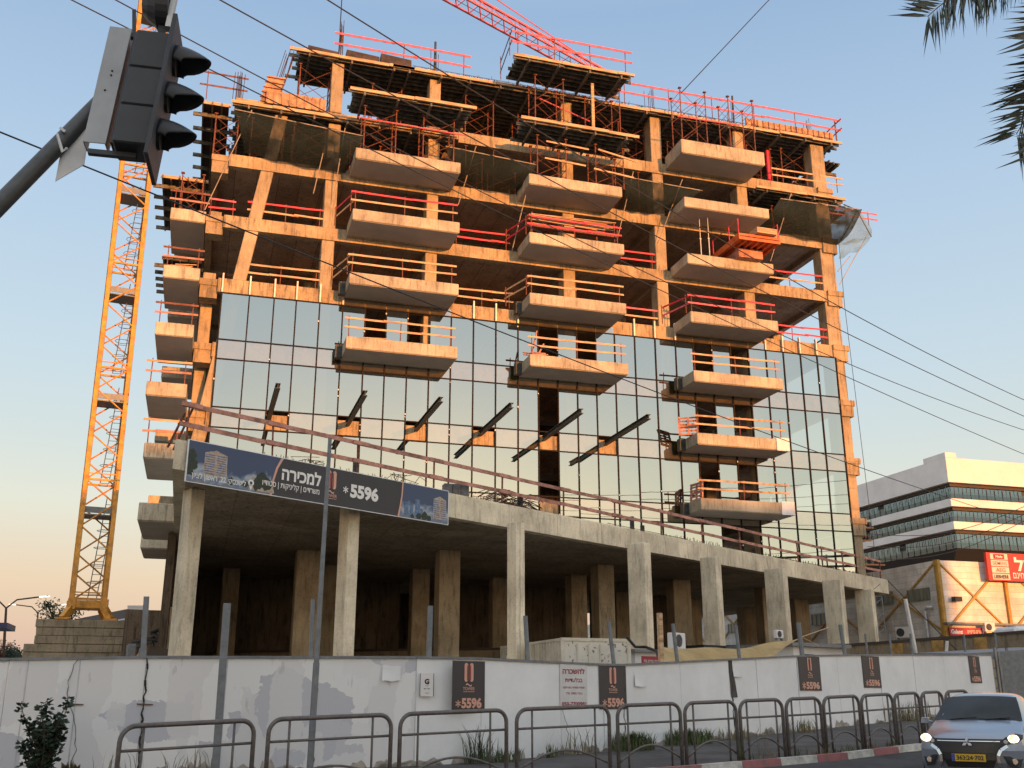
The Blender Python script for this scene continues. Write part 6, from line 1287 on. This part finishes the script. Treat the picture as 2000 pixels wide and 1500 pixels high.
# ---------------------------------------------------------------- palm, upper right
random.seed(5)
PALM = mat('palm_leaflet', (.050, .060, .038), .55, 0, .3, 8, col2=(.022, .028, .02)); pc = aD(2330, -230, 8.0); t = root('palm_tree', 'date palm whose drooping fronds enter at the upper right', 'tree', (pc.x, pc.y, gz(pc.x, pc.y)))
m = MB(); m.tube([(pc.x, pc.y, gz(pc.x, pc.y)), (pc.x, pc.y, pc.z)], .28, 12, .22); part('trunk', m, BARK, t)
def frond(P0, P1, P2, n=46, ll=.62, wd=.0115, droop=.25):
    f = MB(); s = MB(); pts = [P0*(1-u)**2+P1*2*u*(1-u)+P2*u*u for u in [i/24 for i in range(25)]]; s.tube(pts, .018, 5, .004); 
    for i in range(n):
        u = .16+.84*i/(n-1); p = P0*(1-u)**2+P1*2*u*(1-u)+P2*u*u; d = ((P1-P0)*(1-u)+(P2-P1)*u).normalized(); sd = d.cross(FW).normalized()
        for sg_ in (-1, 1):
            an_ = R(66-40*u+random.uniform(-7, 7)); l = ll*(1.0-.4*abs(u-.5))*random.uniform(.85, 1.1); dr = (d*math.cos(an_)+sd*sg_*math.sin(an_)+FW*random.uniform(-.35, .1)).normalized()
            nrm = dr.cross(d).normalized()*wd; a1 = p+dr*l*.5; e = p+dr*l+Vector((0, 0, -droop*l*.15)); k = dr.cross(FW).normalized()*wd
            a1 = p+dr*l*.35; f.q([p, a1+k, e]); f.q([p, e, a1-k-FW*wd*.5])
    return f, s
fl_ = [((1812, 32), (1930, -80)), ((1905, -15), (2000, -130)), ((1850, -20), (1960, -140)), ((2015, 90), (2120, -90)), ((1985, 262), (2110, 60)), ((2005, 190), (2150, 0)), ((2030, 300), (2160, 90)), ((2075, 330), (2200, 60)), ((2200, -330), (2300, -400)), ((2450, 60), (2430, -280)), ((2600, -250), (2480, -380)), ((2300, -450), (2310, -420))]
for i, (e, c) in enumerate(fl_):
    P2 = sg(e[0], e[1], 7.0+.25*(i % 3)); P1 = sg(c[0], c[1], 7.6); f, s = frond(pc, P1, P2, 84); o = part('frond', f, PALM, t); part('frond_stem', s, BARK, o)
# ---------------------------------------------------------------- car
CP = bpy.data.materials.new('silver_blue_car_paint'); CP.use_nodes = True; b = CP.node_tree.nodes['Principled BSDF']; b.inputs['Base Color'].default_value = (.29, .325, .39, 1); b.inputs['Metallic'].default_value = .55; b.inputs['Roughness'].default_value = .32; b.inputs['Coat Weight'].default_value = .8; b.inputs['Coat Roughness'].default_value = .08
CHR = mat('chrome', (.7, .7, .7), .15, 1, .02, 3); CBLK = mat('car_black_trim', (.012, .012, .014), .35, 0, .1, 4); CGL = mat('dark_car_glass', (.012, .016, .018), .12, 0, .4, 2.2, spec=.25); TYR = mat('tyre', (.02, .02, .02), .9); PLT = mat('yellow_plate', (.60, .36, .02), .5, 0, .03, 5)
cf = aD(1890, 1450, 18.4); yawc = math.atan2(CAM.y-cf.y, CAM.x-cf.x)+R(90)-R(11); gzc = gz(cf.x, cf.y)+.05
t = root('hatchback_car', 'silver-blue hatchback with lit headlights driving toward the viewer', 'car', (cf.x, cf.y, gzc), yawc)
# profile stations (y back from nose): z of hood/roof centre line, half width at belt, belt z, half width at roof
ST = [(0, .55, .70, .52, .62), (.04, .74, .76, .66, .64), (.12, .80, .80, .72, .62), (.35, .88, .815, .80, .62), (.7, .96, .825, .88, .62), (.98, 1.02, .83, .93, .62), (1.05, 1.05, .83, .945, .62), (1.35, 1.24, .83, .96, .60), (1.65, 1.41, .83, .97, .56), (1.8, 1.475, .83, .975, .545), (2.2, 1.51, .83, .985, .54), (2.8, 1.50, .83, 1.0, .53), (3.3, 1.44, .82, 1.02, .50), (3.6, 1.30, .80, 1.03, .50), (3.75, .95, .76, .9, .55)]
def nose(x): return .30*(abs(x)/.83)**2.6
m = MB(); npf = 11
for (y, zc, hb, zb_, hr) in ST:
    green = y > 1.0
    for sgn in (-1, 1):
        pr_ = [(hb*.93, .20), (hb*.99, .35), (hb, .55), (hb*.995, (zb_+.55)/2), (hb*.97, zb_)]
        if green: k = min(1, (zc-zb_)/.5); pr_ += [(hb*.97+(hr-hb*.97)*.55, zb_+(zc-zb_)*.5), (hr+.04, zb_+(zc-zb_)*.86), (hr-.06, zb_+(zc-zb_)*.965), (hr*.6, zc-.012), (hr*.3, zc-.003), (0, zc)]
        else: pr_ += [(hb*.90, zb_+(zc-zb_)*.5), (hb*.78, zb_+(zc-zb_)*.72), (hb*.6, zb_+(zc-zb_)*.84), (hb*.4, zb_+(zc-zb_)*.93), (hb*.2, zc-.004), (0, zc)]
        row = pr_ if sgn < 0 else pr_[::-1][1:]
        for (x, z) in row: m.v.append((x*sgn if x else 0, y+nose(x)*max(0, 1-y/1.2), z))
W2 = npf*2-1
for i in range(len(ST)-1):
    for j in range(W2-1): a = i*W2+j; m.f.append((a, a+1, a+W2+1, a+W2))
m.f.append(tuple(reversed(range(W2)))); m.f.append(tuple((len(ST)-1)*W2+j for j in range(W2)))
body = part('body', m, CP, t, local=True, smooth=True); sbd = body.modifiers.new('s', 'SUBSURF'); sbd.levels = 1; sbd.render_levels = 1
def nf(pts, off=.012, y0=None):   # points on the nose surface
    return [(x, nose(x)+(y if y else 0)-off, z) for x, z, *r in pts for y in [r[0] if r else 0]]
def cpatch(name, outline, mt, off=.02, par=None, dep=None, n=10):
    # outline: list of (x0,x1,z) rows -> curved strip grid
    m = MB(); rows = len(outline)
    for (x0, x1, z, yy) in outline:
        for k in range(n+1): x = x0+(x1-x0)*k/n; m.v.append((x, nose(x)*.98+yy-off, z))
    for i in range(rows-1):
        for k in range(n): a = i*(n+1)+k; m.f.append((a, a+1, a+n+2, a+n+1))
    return part(name, m, mt, par or t, local=True, smooth=False)
cpatch('bumper_skin', [(-.80, .80, .20, .05), (-.83, .83, .36, .0), (-.83, .83, .55, -.01), (-.80, .80, .70, .02)], CP, .015, n=24)
cpatch('grille', [(-.36, .36, .28, -.0), (-.42, .42, .40, -.015), (-.47, .47, .52, -.015), (-.58, .58, .66, .0), (-.56, .56, .735, .03)], CBLK, .034, n=16)
for z, w_ in ((.70, .5), (.645, .44)): cpatch('chrome_strip', [(-w_, w_, z-.007, .01), (-w_, w_, z+.007, .012)], CHR, .045, n=16)
HLM = emis('lit_headlight', (1, .80, .48), 2.6); _t = HLM.node_tree; _n = _t.nodes.new('ShaderNodeTexNoise'); _n.inputs['Scale'].default_value = 14; _c = _t.nodes.new('ShaderNodeTexCoord'); _t.links.new(_c.outputs['Object'], _n.inputs[0]); _r = ramp(_t, [(.38, (.5, .22, .06)), (.5, (1, .72, .3)), (.6, (1, .93, .8))]); _t.links.new(_n.outputs[0], _r.inputs[0]); _t.links.new(_r.outputs[0], _t.nodes['Principled BSDF'].inputs['Emission Color'])
for s_ in (-1, 1):
    m = MB()
    def HP_(pts, off): return [(s_*x, nose(x)+y-off, z) for x, z, y in pts]
    o = [(.47, .655, .0), (.60, .65, .01), (.76, .68, .02), (.815, .74, .10), (.815, .80, .17), (.72, .825, .10), (.58, .765, .03)]
    m.q(HP_(o, .04)); part('headlight', m, CBLK, t, local=True)
    h_ = t.children[-1] if False else None
    m = MB(); cx, cz = .70, .742; m.q([(s_*(cx+.085*math.cos(q)*1.05), nose(cx)-.055, cz+.066*math.sin(q)) for q in [2*math.pi*i/16 for i in range(16)]]); part('headlight_lens', m, HLM , t, local=True)
    m = MB(); m.q([(s_*(.585+.035*math.cos(q)), nose(.585)-.05, .695+.03*math.sin(q)) for q in [2*math.pi*i/12 for i in range(12)]]); part('indicator', m, ALU, t, local=True)
    m = MB(); m.q([(s_*.52, nose(.52)-.046, .47), (s_*.60, nose(.6)-.046, .30), (s_*.74, nose(.74)-.05, .27), (s_*.80, nose(.8)-.02, .45)]); part('fog_pocket', m, CBLK, t, local=True)
    m = MB(); m.cyl((s_*.68, nose(.68)-.04, .385), (0, 1, 0), .045, .03, 14); part('fog_lamp', m, CHR, t, local=True)
    m = MB()
    pts = [(.60, .625), (.50, .56), (.455, .47), (.46, .36), (.50, .29)]
    for a, b2 in zip(pts[:-1], pts[1:]): m.bar((s_*a[0], nose(a[0])-.055, a[1]), (s_*b2[0], nose(b2[0])-.055, b2[1]), .05, .05, up=(0, 1, 0))
    part('chrome_bracket', m, CHR, t, local=True)
    m = MB(); m.tube([(s_*.80, 1.25, .98), (s_*.90, 1.22, 1.0)], .02, 5); m.hexa([(s_*.86, 1.2, .95), (s_*1.02, 1.24, .95), (s_*1.02, 1.34, .95), (s_*.86, 1.32, .95)], [(s_*.87, 1.2, 1.06), (s_*1.0, 1.24, 1.06), (s_*1.0, 1.34, 1.06), (s_*.87, 1.32, 1.06)]); part('mirror', m, CP, t, local=True, bevel=.02)
    for y in (.68, 2.95):
        m = MB(); m.cyl((s_*.76, y, .29), (1, 0, 0), .29, .18, 24); w3 = part('wheel', m, TYR, t, local=True); m = MB(); m.cyl((s_*.80, y, .29), (1, 0, 0), .19, .12, 16); part('rim', m, ALU, w3, local=True)
m = MB()   # windscreen
wr = [(1.03, 1.035, .74), (1.25, 1.165, .70), (1.5, 1.315, .645), (1.72, 1.425, .59)]
for (y, z, hw_) in wr:
    for k in range(9): x = -hw_+2*hw_*k/8; m.v.append((x, y-.045+.07*(abs(x)/.7)**2.5, z+.012-.035*(abs(x)/.7)**2.5))
for i in range(3):
    for k in range(8): a = i*9+k; m.f.append((a, a+1, a+10, a+9))
part('windscreen', m, CGL, t, local=True, smooth=True)
m = MB(); m.tube([(-.45, .99, 1.035), (.0, 1.03, 1.075)], .012, 4); m.tube([(.15, .98, 1.04), (.55, 1.04, 1.07)], .012, 4); part('wipers', m, CBLK, t, local=True)
m = MB(); m.box(-.06, .06, 1.62, 1.66, 1.30, 1.38); part('mirror_interior', m, CBLK, t, local=True)
def dia(m, cx, cz, dx, dz, ex, ez): m.q([(cx, -.075, cz), (cx+dx, -.075, cz+dz), (cx+dx+ex, -.075, cz+dz+ez), (cx+ex, -.075, cz+ez)])
m = MB(); k = .052; dia(m, 0, .675, k*.5, k*.866, -k*.5, k*.866); dia(m, 0, .675, k, 0, k*.5, -k*.866); m.q([(0, -.075, .675), (-k*.5, -.075, .675-k*.866), (-k*1.5, -.075, .675-k*.866), (-k, -.075, .675)]); part('emblem', m, WHITE, t, local=True)
m = MB(); m.box(-.27, .27, -.085, -.075, .375, .495); pl = part('number_plate', m, PLT, t, local=True); m = MB(); m.box(-.27, -.215, -.088, -.0851, .377, .493); part('blue_strip', m, BL2, pl, local=True)
text('363:24·702', pl, .025, .435, .43, .075, -.090, CBLK, bold=.03)
text('• • •', pl, 0, .425, .3, .008, -.09, LETW) if False else None
